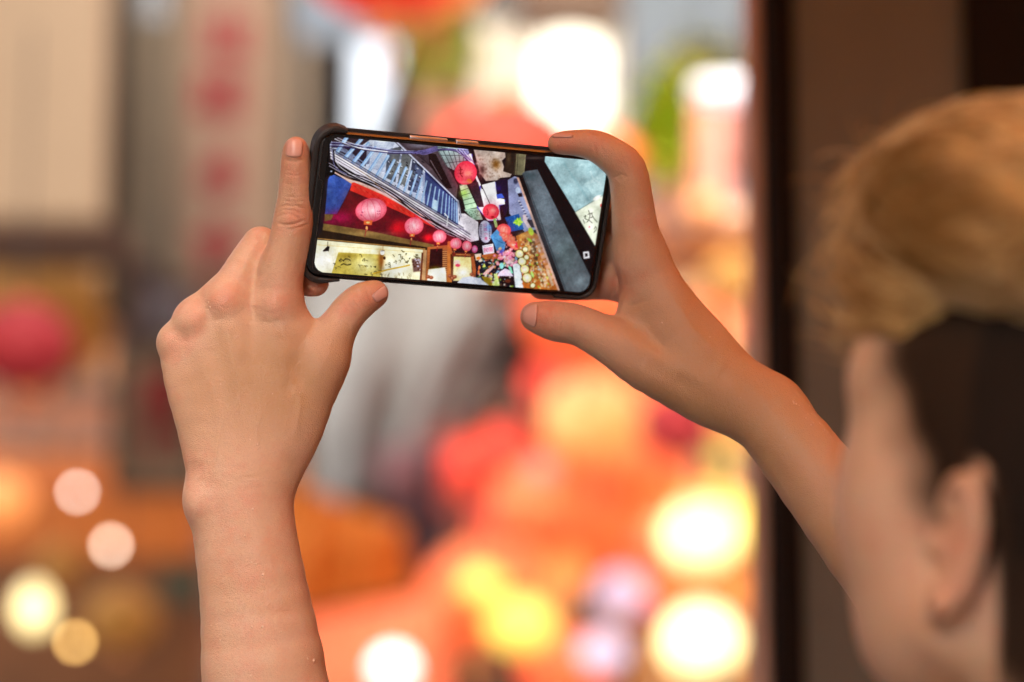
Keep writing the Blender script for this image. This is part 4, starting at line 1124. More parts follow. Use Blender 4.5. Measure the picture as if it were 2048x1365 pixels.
    for i in range(24): t = i / 23; c.line([lerp((475, 140), (440, 300), t), lerp((600, 150), (560, 340), t)], 2, (60, 70, 110), .8)
    for x, y in ((600, 260), (640, 300), (590, 330), (680, 320), (720, 350), (660, 370)): c.glow(x, y, 16, (140, 142, 136), .6, 26)
    for _ in range(70): x, y = 560 + R.random() * 230, 250 + R.random() * 230; c.poly([(x, y), (x + 12, y + 7), (x + 10, y + 13), (x - 2, y + 6)], (26, 20, 30) if R.random() < .6 else (226, 232, 250), .8)
    nb = 23
    for i in range(nb):
        t = 1 - (1 - i / (nb - 1)) ** 1.55
        top = lerp((300, 112), (1004, 516), t) if i < 1 else lerp((385, 118), (1004, 518), max(0, t * 1.06 - .06)); bot = lerp((232, 215), (1006, 664), t)
        c.line([top, bot], 20 * (1 - t) + 5, (136, 168, 214)); c.line([(top[0] + 5 * (1 - t), top[1]), (bot[0] + 5 * (1 - t), bot[1])], 8 * (1 - t) + 2, (176, 200, 232))
    c.poly([(850, 505), (880, 520), (874, 600), (846, 590)], (176, 205, 245))
    c.line([(610, 132), (1012, 522), (1016, 690)], 8, (206, 210, 238)); c.line([(602, 136), (1004, 526)], 3, DK)
    # white fascia sweeping down to the right
    c.poly([(192, 180), (200, 200), (1014, 680), (1030, 600), (1110, 640), (1140, 700), (1145, 770), (1090, 782), (560, 470), (196, 250)], (214, 208, 222))
    for i, (dy, w, cc) in enumerate(((4, 4, DK), (12, 3, (90, 80, 110)), (20, 4, DK), (30, 5, (245, 245, 255)), (37, 3, DK), (46, 4, (240, 236, 250)), (54, 3, (50, 36, 46)))):
        c.line([(195, 178 + dy), (1010, 664 + dy), (1090, 716 + dy)], w, cc)
    for i in range(11): c.line([(700 + i * 22, 520 + i * 16 + 26), (1080 + i * 3, 742 - i * 4)], 2, (120, 112, 130), .7)
    c.poly([(1016, 600), (1055, 600), (1140, 655), (1142, 765), (1050, 700)], (222, 214, 224))
    for i in range(12): c.line([lerp((1030, 610), (1050, 700), i / 12), lerp((1130, 655), (1142, 760), i / 12)], 1.6, (170, 165, 180), .8)
    c.line([(1012, 520), (1030, 620)], 10, (150, 150, 165))
    c.line([(925, 600), (945, 620), (940, 680)], 6, (245, 245, 250))
    # blue tarpaulin, red valance, crimson wall
    c.poly([(200, 345), (336, 402), (300, 480), (236, 604), (160, 604), (180, 380)], (66, 92, 160), soft=3)
    for _ in range(50): x, y = 175 + R.random() * 140, 370 + R.random() * 220; c.glow(x, y, 14, (44, 66, 130) if R.random() < .6 else (104, 132, 196), .25)
    c.poly([(196, 322), (560, 470), (880, 660), (870, 680), (330, 410)], (225, 178, 156))
    c.poly([(318, 448), (850, 676), (990, 745), (970, 850), (148, 668), (160, 605), (240, 606)], (92, 22, 36))
    c.glow(265, 625, 90, (158, 20, 82), .9, 44); c.glow(200, 650, 40, (130, 16, 70), .7, 20); c.glow(630, 690, 50, (232, 26, 48), .95, 44); c.glow(820, 755, 36, (236, 30, 50), .95, 26); c.glow(350, 500, 60, (90, 30, 30), .6)
    c.poly([(332, 404), (346, 400), (520, 476), (866, 664), (860, 690), (480, 520), (320, 452)], (236, 66, 52))
    for i in range(26): p = lerp((345, 420), (850, 672), i / 26); c.line([p, (p[0] + 14, p[1] + 12)], 3, (250, 120, 96) if i % 2 else (150, 24, 24), .8)
    c.poly([(158, 604), (215, 606), (200, 640), (158, 650)], (120, 95, 60)); 
    c.poly([(150, 664), (420, 706), (860, 800), (850, 826), (400, 752), (144, 712)], (124, 102, 62)); c.glow(420, 730, 200, (180, 156, 104), .45, 14)
    c.poly([(142, 706), (400, 750), (850, 822), (800, 838), (110, 762)], (52, 34, 20)); c.line([(112, 760), (420, 792), (800, 828)], 7, (168, 128, 74)); c.line([(108, 768), (800, 836)], 3, DK)
    # lit shop interior with calligraphy
    c.poly([(108, 768), (808, 834), (800, 1060), (60, 1000)], (255, 244, 196)); c.glow(150, 900, 110, (255, 252, 240), .95, 70); c.glow(600, 960, 90, (255, 252, 226), .9, 60); c.line([(110, 800), (780, 850)], 3, (226, 196, 130))
    c.poly([(246, 848), (536, 864), (510, 1040), (196, 1000)], (192, 172, 86), soft=3); c.glow(420, 930, 80, (252, 244, 180), .85, 60); c.glow(520, 900, 22, (128, 72, 30), .85, 70); c.glow(300, 870, 60, (150, 128, 50), .7, 18)
    for (x, y, n_, sp) in ((235, 930, 5, 34), (290, 900, 6, 30), (400, 890, 4, 30), (480, 960, 8, 42), (390, 960, 7, 40), (560, 920, 4, 20), (620, 880, 8, 44), (680, 880, 7, 36), (740, 860, 6, 26)):
        for _ in range(n_):
            a, b = x + (R.random() - .5) * sp * 1.6, y + (R.random() - .5) * sp * 2
            c.spline([(a, b), (a + 10 * R.random() + 4, b + 12 * (R.random() - .5)), (a + 20 * R.random(), b + 16 * R.random())], 2.6 + 2 * R.random(), (66, 58, 30))
    for (x, y, r_) in ((310, 905, 26), (405, 950, 22)): c.ell(x, y, r_, r_, (150, 130, 70), .35); c.ell(x, y, r_ - 3, r_ - 3, (222, 206, 130), .4)
    c.spline([(250, 905), (262, 890), (275, 900), (300, 890), (322, 900)], 5, (60, 50, 26)); c.spline([(262, 930), (280, 922), (300, 930), (325, 925)], 6, (50, 42, 24))
    c.poly([(146, 838), (176, 808), (190, 812), (184, 842), (150, 848)], (30, 20, 22)); c.line([(178, 780), (178, 812)], 3, (40, 28, 26)); c.line([(142, 846), (178, 842)], 4, (240, 230, 214))
    c.ell(527, 850, 14, 16, (250, 246, 236)); c.line([(520, 840), (540, 838)], 3, DK); c.line([(532, 800), (530, 838)], 3, (140, 100, 60)); c.ell(540, 885, 8, 10, (70, 36, 20), soft=4)
    c.spline([(470, 985), (560, 960), (660, 940), (700, 930)], 9, (204, 160, 50), .9)
    for _ in range(36): x, y = 510 + R.random() * 200, 975 + R.random() * 60; c.line([(x, y), (x + 8 * R.random() - 4, y + 16)], 3, (96, 78, 40), .8)
    c.poly([(715, 890), (770, 885), (775, 970), (725, 975)], (126, 96, 90), soft=8)
    for _ in range(24): x, y = 722 + R.random() * 46, 890 + R.random() * 80; c.ell(x, y, 6, 5, (196, 186, 200) if R.random() < .5 else (92, 56, 40), soft=3)
    # pillars, dark window, second shop
    c.poly([(786, 832), (812, 834), (800, 1080), (765, 1080)], (186, 146, 108)); c.poly([(778, 850), (790, 850), (775, 1080), (762, 1080)], (116, 66, 44))
    c.poly([(815, 815), (960, 800), (980, 850), (960, 1080), (800, 1080)], (168, 104, 62)); c.poly([(834, 828), (912, 824), (912, 952), (826, 952)], (60, 20, 24)); c.glow(868, 950, 40, (110, 100, 20), .8, 16)
    for i in range(12): c.line([(914, 836 + i * 13), (940, 836 + i * 13)], 3, (100, 56, 34)); c.line([(914, 842 + i * 13), (938, 842 + i * 13)], 5, (206, 148, 104))
    c.poly([(822, 958), (928, 945), (934, 975), (940, 1080), (806, 1080)], (254, 250, 226), soft=4)
    c.poly([(944, 780), (968, 776), (972, 1060), (940, 1060)], (196, 122, 66)); c.poly([(962, 860), (980, 860), (984, 1010), (966, 1010)], (96, 50, 26))
    c.poly([(984, 876), (1095, 880), (1100, 1030), (980, 1030)], (248, 222, 150)); c.glow(1040, 980, 50, (255, 252, 236), .95, 36); c.poly([(970, 850), (1120, 855), (1120, 880), (975, 875)], (110, 60, 34)); c.line([(1000, 862), (1090, 866)], 6, (190, 130, 80))
    c.ell(1005, 915, 20, 18, (250, 206, 190), soft=6); c.ell(1010, 932, 16, 10, (228, 80, 110), soft=4)
    c.poly([(1092, 880), (1112, 870), (1140, 1040), (1112, 1040)], (168, 96, 58)); c.poly([(1112, 870), (1150, 870), (1165, 1040), (1140, 1040)], (56, 26, 22)); c.poly([(1118, 860), (1160, 856), (1156, 900), (1126, 900)], (232, 200, 180)); c.ell(1142, 886, 14, 10, (214, 128, 40), soft=4)
    for (x, y) in ((960, 1000), (975, 1015), (990, 1005), (840, 1010), (820, 1005), (1100, 990), (1110, 1005)): c.ell(x, y, 14, 12, (146, 86, 62), soft=6); c.ell(x - 3, y - 3, 6, 5, (196, 128, 100), soft=3)
    # hanging cables across the balcony
    for k, off in enumerate((0, 9, 17, 26, 40, 52)):
        cc = DK if k % 2 == 0 else (206, 200, 222)
        c.spline([(186, 268 + off), (300, 330 + off), (420, 372 + off * .9), (560, 440 + off * .9), (700, 530 + off * .9), (820, 620 + off * .7), (930, 700 + off * .5), (1060, 762 + off * .2)], 6 if cc == DK else 3, cc)
    c.spline([(214, 200), (232, 290), (330, 360), (450, 400), (600, 480), (740, 600), (850, 650), (1000, 750)], 9, DK); c.spline([(222, 200), (242, 285), (340, 356), (470, 420), (590, 500), (760, 615), (900, 690), (1050, 766)], 3.5, (235, 232, 245))
    c.spline([(205, 200), (225, 300), (300, 350)], 4, (120, 120, 160)); c.spline([(340, 300), (420, 350), (520, 440), (600, 500)], 3, (180, 140, 90))
    for k, off in enumerate((0, 8, 17, 26)):
        c.spline([(190, 142 + off), (300, 150 + off), (450, 172 + off), (600, 196 + off * .7), (760, 200 + off * .5), (880, 188 + off * .3), (1000, 190 + off * .5), (1090, 250 + off)], 7 if k % 2 else 4, (58, 46, 92) if k % 2 else (176, 180, 226))
    for i in range(12): c.spline([(700 + i * 6, 206 + (i % 4) * 4), (800, 190 + i * 3), (880, 165 + i * 3)], 2.5, (150, 140, 205) if i % 2 else (60, 50, 90))
    for i in range(6): c.spline([(1000 + i * 10, 190), (1040 + i * 8, 230), (1100 + i * 3, 260 + i * 4)], 2.5, (70, 60, 130) if i % 2 else (214, 212, 240))
    c.spline([(196, 108), (280, 150), (400, 185), (560, 205)], 6, (240, 240, 255)); c.spline([(214, 104), (300, 140), (420, 175)], 3, (240, 240, 255)); c.spline([(202, 118), (300, 160), (420, 200)], 4, DK)
    # lanterns
    def lant(x, y, rx, ry, col=(236, 92, 112), inn=(255, 190, 196), ang=-12, tas=True, script=True):
        c.glow(x, y, rx * 1.25, (214, 20, 50), .45, ry * 1.25)
        c.ell(x, y, rx, ry, col, inner=inn, ang=ang)
        for f in (-.62, -.2, .25, .66):
            pts = []
            for t in np.linspace(-1, 1, 9):
                u, v = f * rx * math.sqrt(max(0, 1 - t * t)), t * ry * .96; a = math.radians(ang); pts.append((x + u * math.cos(a) - v * math.sin(a), y + u * math.sin(a) + v * math.cos(a)))
            c.line(pts, max(1.5, rx * .03), (206, 52, 86), .55)
        if script:
            for sx, sy in ((.42, .06), (.45, .3), (-.66, .1), (-.6, .38)):
                for _ in range(2):
                    a, b = x + sx * rx + (R.random() - .5) * rx * .2, y + sy * ry + (R.random() - .5) * ry * .16
                    c.line([(a, b), (a + rx * .13 * (R.random() - .2), b + ry * .12 * (R.random() - .4))], max(1.6, rx * .035), (104, 20, 70), .85)
        if tas:
            bx, by = x - rx * .2, y + ry * 1.0
            c.poly([(bx - rx * .26, by - ry * .12), (bx + rx * .3, by - ry * .14), (bx + rx * .24, by + ry * .26), (bx - rx * .26, by + ry * .22)], (240, 112, 66)); c.ell(bx, by + ry * .05, rx * .12, ry * .08, (255, 200, 130))
            c.ell(bx - rx * .08, by + ry * .52, rx * .07, ry * .18, (250, 168, 110)); c.line([(bx - rx * .1, by + ry * .6), (bx - rx * .2, by + ry * 1.2)], 4, (150, 26, 50))
    lant(455, 578, 101, 76); lant(730, 680, 61, 56); lant(893, 747, 44, 42, script=False); lant(998, 792, 37, 36, script=False); lant(1068, 808, 31, 33, script=False)
    c.ell(1118, 828, 19, 24, (190, 60, 110), inner=(240, 190, 220)); c.line([(740, 610), (748, 630)], 6, (240, 60, 90))
    c.line([(1130, 350), (1216, 540)], 4, DK); c.line([(1240, 600), (1290, 680)], 4, DK); c.line([(1160, 420), (1165, 440)], 8, DK)
    lant(1060, 340, 71, 76, (232, 58, 84), (250, 112, 116), 20, False); c.glow(1078, 345, 22, (255, 150, 130), .8, 18); c.ell(1084, 392, 18, 14, (250, 120, 70), ang=30, soft=5); c.spline([(1022, 300), (1030, 320), (1026, 344), (1040, 366)], 5, (130, 10, 30)); c.line([(1018, 322), (1040, 318)], 4, (130, 10, 30)); c.line([(1022, 346), (1044, 340)], 4, (130, 10, 30)); c.glow(1060, 400, 30, (255, 140, 130), .7, 10)
    lant(1222, 588, 53, 50, (232, 54, 78), (250, 108, 110), 20, False); c.glow(1238, 580, 16, (255, 160, 150), .8); c.ell(1232, 622, 10, 6, (150, 20, 30), soft=4); c.spline([(1196, 570), (1204, 588), (1200, 610)], 4, (130, 10, 30))
    c.poly([(1236, 635), (1252, 630), (1268, 690), (1250, 690)], (150, 190, 120))
    lant(1304, 708, 46, 42, (238, 78, 82), (255, 170, 150), 15, False, False)
    # oval sign and guesthouse sign
    c.ell(1185, 717, 45, 76, (44, 38, 52), ang=-4); c.ell(1186, 716, 41, 71, (176, 170, 190), ang=-4)
    for i in range(9):
        for sx in (-27, 28): c.ell(1185 + sx, 672 + i * 11, 4, 3, (52, 44, 70))
    for i, ch in enumerate('山城小食'): c.text(ch, 1186 + i * 1.5, 672 + i * 29, 24, (186, 52, 100))
    c.poly([(1166, 806), (1236, 793), (1244, 856), (1176, 872)], (222, 212, 232)); c.poly([(1160, 866), (1246, 852), (1300, 880), (1290, 905), (1170, 890)], (176, 104, 58))
    c.text('民', 1190, 834, 34, (196, 44, 100), -8); c.text('宿', 1219, 829, 34, (196, 44, 100), -8); c.line([(1178, 812), (1228, 803)], 3, (120, 120, 140))
    c.poly([(1218, 745), (1260, 700), (1300, 745), (1316, 800), (1300, 870), (1262, 850), (1240, 790)], (92, 146, 198), soft=3); c.line([(1240, 760), (1300, 790)], 3, (60, 100, 150)); c.glow(1290, 850, 22, (120, 70, 190), .7); c.glow(1210, 690, 26, (90, 150, 220), .6)
    # market street: crowd of lamps, umbrellas, stalls
    c.poly([(1130, 900), (1380, 880), (1420, 1090), (1120, 1070)], (34, 30, 44))
    pal = [(214, 150, 70), (60, 90, 70), (230, 214, 190), (96, 60, 50), (210, 220, 110), (60, 50, 80), (150, 190, 220), (230, 120, 90), (30, 24, 30), (120, 150, 60)]
    for _ in range(150):
        x, y = 1135 + R.random() * 250, 885 + R.random() * 185; cc = pal[R.integers(len(pal))]; c.ell(x, y, 4 + 12 * R.random(), 3 + 6 * R.random(), cc, .85, ang=180 * R.random(), soft=2.5)
    c.poly([(1170, 985), (1235, 930), (1250, 938), (1185, 1000)], (222, 170, 170)); c.poly([(1240, 985), (1262, 985), (1278, 1060), (1250, 1065)], (190, 206, 130)); c.poly([(1160, 1000), (1215, 1010), (1245, 1070), (1190, 1060)], (150, 128, 40))
    c.poly([(1008, 1040), (1040, 1010), (1090, 1002), (1150, 1015), (1212, 1062), (1180, 1090), (1010, 1080)], (218, 224, 246)); c.line([(1090, 1004), (1130, 1060)], 2, (180, 186, 214))
    c.poly([(1262, 1000), (1275, 975), (1310, 952), (1340, 962), (1366, 1002), (1330, 1000)], (226, 204, 236)); c.poly([(1285, 1003), (1372, 1006), (1378, 1060), (1290, 1060)], (40, 20, 26)); c.ell(1330, 1032, 18, 12, (112, 60, 42), soft=5)
    for _ in range(46):
        t = R.random() ** .8; x, y = 1318 + 70 * t + R.normal() * 12, 740 + 80 * t + R.normal() * 9; c.ell(x, y, 16, 15, (240, 84 + 40 * R.random(), 82), .8, inner=(255, 160, 140), soft=4)
    for _ in range(60):
        x, y = 1330 + R.normal() * 30, 880 + R.normal() * 26; c.ell(x, y, 10, 9, (238, 60 + 90 * R.random(), 110 + 40 * R.random()), .85, inner=(255, 200, 214), soft=3)
    c.ell(1396, 803, 20, 20, (226, 30, 70), inner=(244, 90, 110)); c.glow(1340, 912, 30, (255, 220, 226), .8, 18); c.ell(1290, 935, 14, 20, (150, 230, 225), soft=4); c.poly([(1330, 935), (1350, 940), (1364, 985), (1350, 980)], (130, 220, 180))
    c.poly([(1362, 925), (1405, 918), (1432, 1085), (1380, 1085)], (226, 238, 246))
    # timber arcade on the right with round lamps
    c.poly([(1382, 745), (1470, 705), (1530, 740), (1664, 1090), (1430, 1090), (1408, 900)], (190, 112, 50), soft=3); c.poly([(1465, 770), (1500, 760), (1530, 930), (1500, 950)], (92, 62, 34)); c.glow(1440, 740, 40, (250, 190, 110), .8, 18)
    for _ in range(170):
        x = 1420 + R.random() * 200; y = 760 + R.random() * 320
        if y < 740 + (x - 1530) * 2.5: continue
        cc = [(236, 170, 90), (110, 56, 24), (250, 220, 150), (150, 200, 60), (170, 90, 40), (80, 44, 26)][R.integers(6)]; c.ell(x, y, 3 + 6 * R.random(), 3 + 4 * R.random(), cc, .8, ang=60, soft=2)
    for i in range(9): c.poly([(1498 + i * 14, 770 + i * 33), (1530 + i * 14, 758 + i * 33), (1541 + i * 14, 780 + i * 33), (1506 + i * 14, 794 + i * 33)], (224, 160, 122) if i % 2 else (206, 132, 92))
    for _ in range(90):
        t = R.random(); c.glow(1450 + 130 * t + R.normal() * 26, 760 + 300 * t + R.normal() * 16, 3 + 7 * R.random(), [(255, 206, 130), (90, 44, 20), (240, 150, 70), (255, 240, 200)][R.integers(4)], .75)
    for r_ in range(5):
        for q in range(3): c.glow(1530 + q * 19 + r_ * 5 + 3 * R.normal(), 992 + r_ * 19 + 3 * R.normal(), 7, (255, 228, 190), .9)
    c.poly([(1572, 960), (1590, 955), (1625, 1060), (1610, 1065)], (206, 170, 140)); c.ell(1478, 715, 16, 26, (206, 236, 60), ang=-20, soft=4); c.ell(1470, 770, 18, 8, (170, 220, 60), ang=40, soft=4); c.ell(1487, 990, 9, 22, (190, 236, 120), ang=-20, soft=3); c.ell(1240, 1050, 10, 18, (226, 236, 150), soft=3)
    for (x, y, r_) in ((1404, 858, 25), (1421, 907, 25), (1438, 957, 27), (1454, 1012, 29), (1490, 1060, 15), (1442, 830, 16), (1450, 880, 15)):
        c.ell(x, y, r_ + 3, r_ + 3, (60, 44, 20)); c.ell(x, y, r_, r_, (246, 226, 130), inner=(255, 255, 246))
    for _ in range(120):
        x = 1150 + R.random() * 420; y = 770 + R.random() * 300
        if y < 740 + abs(x - 1400) * .6: continue
        c.glow(x, y, 2.5 + 4 * R.random(), [(255, 246, 226), (255, 214, 120), (255, 180, 190), (210, 240, 255)][R.integers(4)], .9)
    # grey door leaf, black frame, pale glass with a poster
    c.poly([(1386, 368), (1404, 370), (1672, 1092), (1650, 1092)], (222, 172, 154)); c.poly([(1398, 362), (1426, 350), (1712, 1100), (1664, 1096)], (24, 15, 18))
    c.poly([(1422, 345), (1450, 322), (1520, 318), (1862, 990), (1860, 1110), (1700, 1110)], (92, 98, 104)); c.glow(1620, 640, 170, (112, 124, 134), .6, 260); c.glow(1700, 860, 90, (96, 112, 112), .5, 140); c.glow(1470, 360, 40, (60, 76, 82), .7, 24)
    c.glow(1560, 520, 60, (128, 140, 150), .5, 130); c.glow(1790, 1040, 60, (120, 132, 138), .6, 50); c.line([(1522, 320), (1860, 990)], 4, (126, 122, 126)); c.line([(1430, 350), (1704, 1096)], 8, (58, 66, 72), .7)
    c.poly([(1446, 224), (1590, 232), (1910, 800), (1880, 1100), (1858, 1000), (1520, 318), (1436, 330)], (32, 20, 24)); c.glow(1500, 245, 70, (96, 84, 78), .8, 9)
    c.poly([(1570, 228), (1900, 250), (1990, 330), (1968, 470), (1762, 590), (1566, 268)], (160, 192, 198), soft=2); c.glow(1800, 300, 110, (176, 214, 220), .7, 60); c.line([(1690, 280), (1850, 520)], 12, (146, 188, 196), .5); c.line([(1680, 440), (1740, 410)], 4, (146, 184, 192), .7)
    c.poly([(1818, 410), (1950, 330), (1958, 450), (1880, 490)], (188, 222, 226), .8, 8); c.spline([(1860, 330), (1880, 380), (1950, 420)], 10, (198, 228, 232), .7); c.line([(1580, 234), (1880, 262)], 7, (200, 230, 236), .7)
    c.poly([(1760, 590), (1965, 466), (1952, 640), (1892, 812)], (224, 232, 206)); c.line([(1762, 590), (1960, 470)], 5, (120, 140, 138)); c.ell(1900, 500, 28, 12, (250, 252, 240), ang=-30, soft=6)
    for q in ([(1818, 620), (1830, 612), (1824, 632), (1842, 640)], [(1846, 580), (1856, 610), (1850, 640), (1870, 660)], [(1842, 606), (1872, 596)], [(1866, 600), (1880, 630), (1902, 655)], [(1836, 656), (1850, 640)], [(1884, 700), (1892, 684), (1898, 700), (1880, 722)], [(1812, 640), (1822, 662)], [(1858, 628), (1876, 620)]):
        c.spline(q, 4, (50, 48, 40))
    c.ell(1858, 690, 14, 14, (240, 232, 226)); c.ell(1852, 686, 5, 5, (206, 60, 70)); c.ell(1926, 548, 5, 10, (220, 60, 70))
    c.poly([(1812, 846), (1848, 842), (1854, 884), (1816, 890)], (236, 234, 240)); c.poly([(1822, 855), (1840, 853), (1843, 874), (1825, 878)], (36, 20, 26)); c.line([(1835, 830), (1880, 884)], 2, (110, 90, 90), .6)
    # camera cut-out on the left
    c.ell(196, 335, 26, 24, (8, 6, 8)); c.ell(200, 330, 7, 5, (170, 180, 200), soft=3); c.poly([(150, 90), (196, 100), (184, 270), (190, 350), (160, 372), (150, 200)], (10, 7, 9))
    # fine detail and the contrast of a phone picture; the panel blooms slightly
    a = c.a
    h, w = a.shape[:2]; g = R.normal(size=(h // 4, w // 4, 1)).astype(np.float32); g = np.repeat(np.repeat(g, 4, 0), 4, 1)
    g2 = np.repeat(np.repeat(R.normal(size=(h // 8, w // 8, 1)).astype(np.float32), 8, 0), 8, 1)
    yy, xx = np.mgrid[0:h, 0:w].astype(np.float32)
    for sc_, am_ in ((6, .04), (16, .04), (36, .035)):
        q_ = R.normal(size=(h // sc_ + 3, w // sc_ + 3)).astype(np.float32); Y_, X_ = yy / sc_, xx / sc_; a0_, b0_ = Y_.astype(int), X_.astype(int); p_, r_ = Y_ - a0_, X_ - b0_
        a = a * (1 + am_ * (q_[a0_, b0_] * (1 - p_) * (1 - r_) + q_[a0_ + 1, b0_] * p_ * (1 - r_) + q_[a0_, b0_ + 1] * (1 - p_) * r_ + q_[a0_ + 1, b0_ + 1] * p_ * r_))[..., None]
    busy = np.clip(1.2 - np.hypot((xx - 1250) / 330, (yy - 880) / 300), 0, 1)[..., None] + .35 * ((xx < 1400) & (yy < 700))[..., None]
    a = a + (g * 10 + g2 * 3) * (.25 + busy) * (a / 255 * .8 + .25)
    a = np.clip(a / 255, 0, 1); a = a * .45 + .55 * (a * a * (3 - 2 * a))
    lf_ = R.normal(size=(h // 64 + 3, w // 64 + 3)).astype(np.float32); ly, lx = yy / 64, xx / 64; l0, m0 = ly.astype(int), lx.astype(int); fy, fx = sstep(ly - l0), sstep(lx - m0)
    lo_ = lf_[l0, m0] * (1 - fy) * (1 - fx) + lf_[l0 + 1, m0] * fy * (1 - fx) + lf_[l0, m0 + 1] * (1 - fy) * fx + lf_[l0 + 1, m0 + 1] * fy * fx
    a = np.clip(a * (.95 + .08 * lo_[..., None]), 0, 1) * 255
    for ax in (0, 1, 0, 1): a = (np.roll(a, 1, ax) + 2 * a + np.roll(a, -1, ax)) / 4
    return a

PR = None
def phone_axes():
    ax, ay, az = .2687, -.279, .0705
    cx, cy, cz = math.cos(ax), math.cos(ay), math.cos(az); sx, sy, sz = math.sin(ax), math.sin(ay), math.sin(az)
    Rx = np.array([[1, 0, 0], [0, cx, -sx], [0, sx, cx]]); Ry = np.array([[cy, 0, sy], [0, 1, 0], [-sy, 0, cy]]); Rz = np.array([[cz, -sz, 0], [sz, cz, 0], [0, 0, 1]])
    return Rz @ Ry @ Rx
PR = phone_axes()
PO = np.array([-.0277, -.069, 1.337])
def ph2c(p):                       # phone local (x right, y down, z away, metres) -> camera space
    q = PO + np.asarray(p, float) @ PR.T
    return q * np.array([1, -1, -1])
_o = c2w(ph2c([[0, 0, 0]]))[0]
_ax = [c2w(ph2c([v]))[0] - _o for v in ([1, 0, 0], [0, 1, 0], [0, 0, 1])]
PM = Matrix([[_ax[0][i], -_ax[1][i], -_ax[2][i], _o[i]] for i in range(3)] + [[0, 0, 0, 1]])   # local: x right, y up, z towards the viewer
phone = thing('smartphone', 'black smartphone held sideways in both hands, its display showing the lantern alley', 'phone')
phone.matrix_world = PM

def rrect(x0, x1, y0, y1, r, n=10):
    pts = []
    for cx, cy, a0 in ((x1 - r, y1 - r, 0), (x0 + r, y1 - r, 90), (x0 + r, y0 + r, 180), (x1 - r, y0 + r, 270)):
        for i in range(n + 1):
            a = math.radians(a0 + 90 * i / n); pts.append((cx + r * math.cos(a), cy + r * math.sin(a)))
    return pts
def rslab(mb, x0, x1, y0, y1, r, prof):
    """stack of rounded rectangles: prof = [(inset, z), ...]; closed at both ends"""
    base = len(mb.v); rings = [rrect(x0 + i, x1 - i, y0 + i, y1 - i, max(r - i, .0005)) for i, z in prof]; n = len(rings[0])
    vs = [(x, y, z) for ring, (i, z) in zip(rings, prof) for x, y in ring]; fs = []
    for k in range(len(prof) - 1):
        for j in range(n): fs.append((k * n + j, k * n + (j + 1) % n, (k + 1) * n + (j + 1) % n, (k + 1) * n + j))
    fs.append(tuple(range(n))[::-1]); fs.append(tuple((len(prof) - 1) * n + j for j in range(n)))
    mb.add(vs, fs)
m_case = mat('case_rubber', (.018, .018, .02), .55, bump=.15, bscale=900)
m_edge = mat('phone_metal', (.42, .42, .47), .30, metal=1.0)
m_glass = mat('phone_glass', (.006, .005, .006), .12, coat=.3, spec=.4)
m_grey = mat('button_metal', (.85, .84, .9), .3, metal=1.0)
mb = MB(); rslab(mb, -.0838, .0818, -.0402, .0402, .0088, [(.0006, -.0078), (0, -.0070), (0, -.0016), (.0008, -.0004)]); mb.build('metal_frame', m_edge, phone, True)
mb = MB(); rslab(mb, -.0836, .0812, -.0398, .0398, .0084, [(0, -.0012), (0, -.0002), (.0006, .0000)]); mb.build('front_glass', m_glass, phone)
# rubber shell: back plate, walls open at the top edge, thick corners
mb = MB(); rslab(mb, -.0876, .0845, -.0420, .0418, .0115, [(.0020, -.0108), (.0004, -.0098), (0, -.0086), (0, -.0076)]); mb.build('case_back', m_case, phone)
def wall(path, th, z0, z1):
    """bumper wall following an outline; rounded lip"""
    mb = MB(); n = len(path); sec = [(0, z0), (0, z1 - .0006), (.3, z1), (.7, z1), (1, z1 - .0006), (1, z0)]; vs = []
    for i, p in enumerate(path):
        a = Vector(path[max(i - 1, 0)]); b = Vector(path[min(i + 1, n - 1)]); d = (b - a).normalized(); nn = Vector((d.y, -d.x))
        t_ = th[i] if isinstance(th, list) else th
        for f, z in sec: vs.append((p[0] + nn.x * t_ * f, p[1] + nn.y * t_ * f, z))
    m_ = len(sec); fs = []
    for i in range(n - 1):
        for j in range(m_): fs.append((i * m_ + j, i * m_ + (j + 1) % m_, (i + 1) * m_ + (j + 1) % m_, (i + 1) * m_ + j))
    fs.append(tuple(range(m_))[::-1]); fs.append(tuple((n - 1) * m_ + j for j in range(m_)))
    return mb.add(vs, fs)
def arc(cx, cy, r, a0, a1, n=12): return [(cx + r * math.cos(math.radians(a0 + (a1 - a0) * i / n)), cy + r * math.sin(math.radians(a0 + (a1 - a0) * i / n))) for i in range(n + 1)]
# outline runs counter-clockwise seen from the viewer: outward is to the right of travel
pth = [(-.0700, .0405)] + arc(-.0748, .0313, .0092, 90, 180) + [(-.0840, .02), (-.0840, -.02)] + arc(-.0748, -.0318, .0092, 180, 270) + [(-.0640, -.0410)]
thk = [.0022] + [.0034] * 13 + [.0034, .0034] + [.0034] * 13 + [.0012]
wall(pth, thk, -.0086, .0012).build('case_end', m_case, phone)
pth = [(.0600, -.0402)] + arc(.0730, -.0314, .0090, 270, 360) + [(.0820, .0)] + arc(.0730, .0314, .0090, 0, 90) + [(.066, .0404)]
wall(pth, .0022, -.0086, .0006).build('case_end', m_case, phone)
wall([(-.0640, -.0404), (0, -.0404), (.0600, -.0404)], .0010, -.0086, -.0006).build('case_side', m_case, phone)
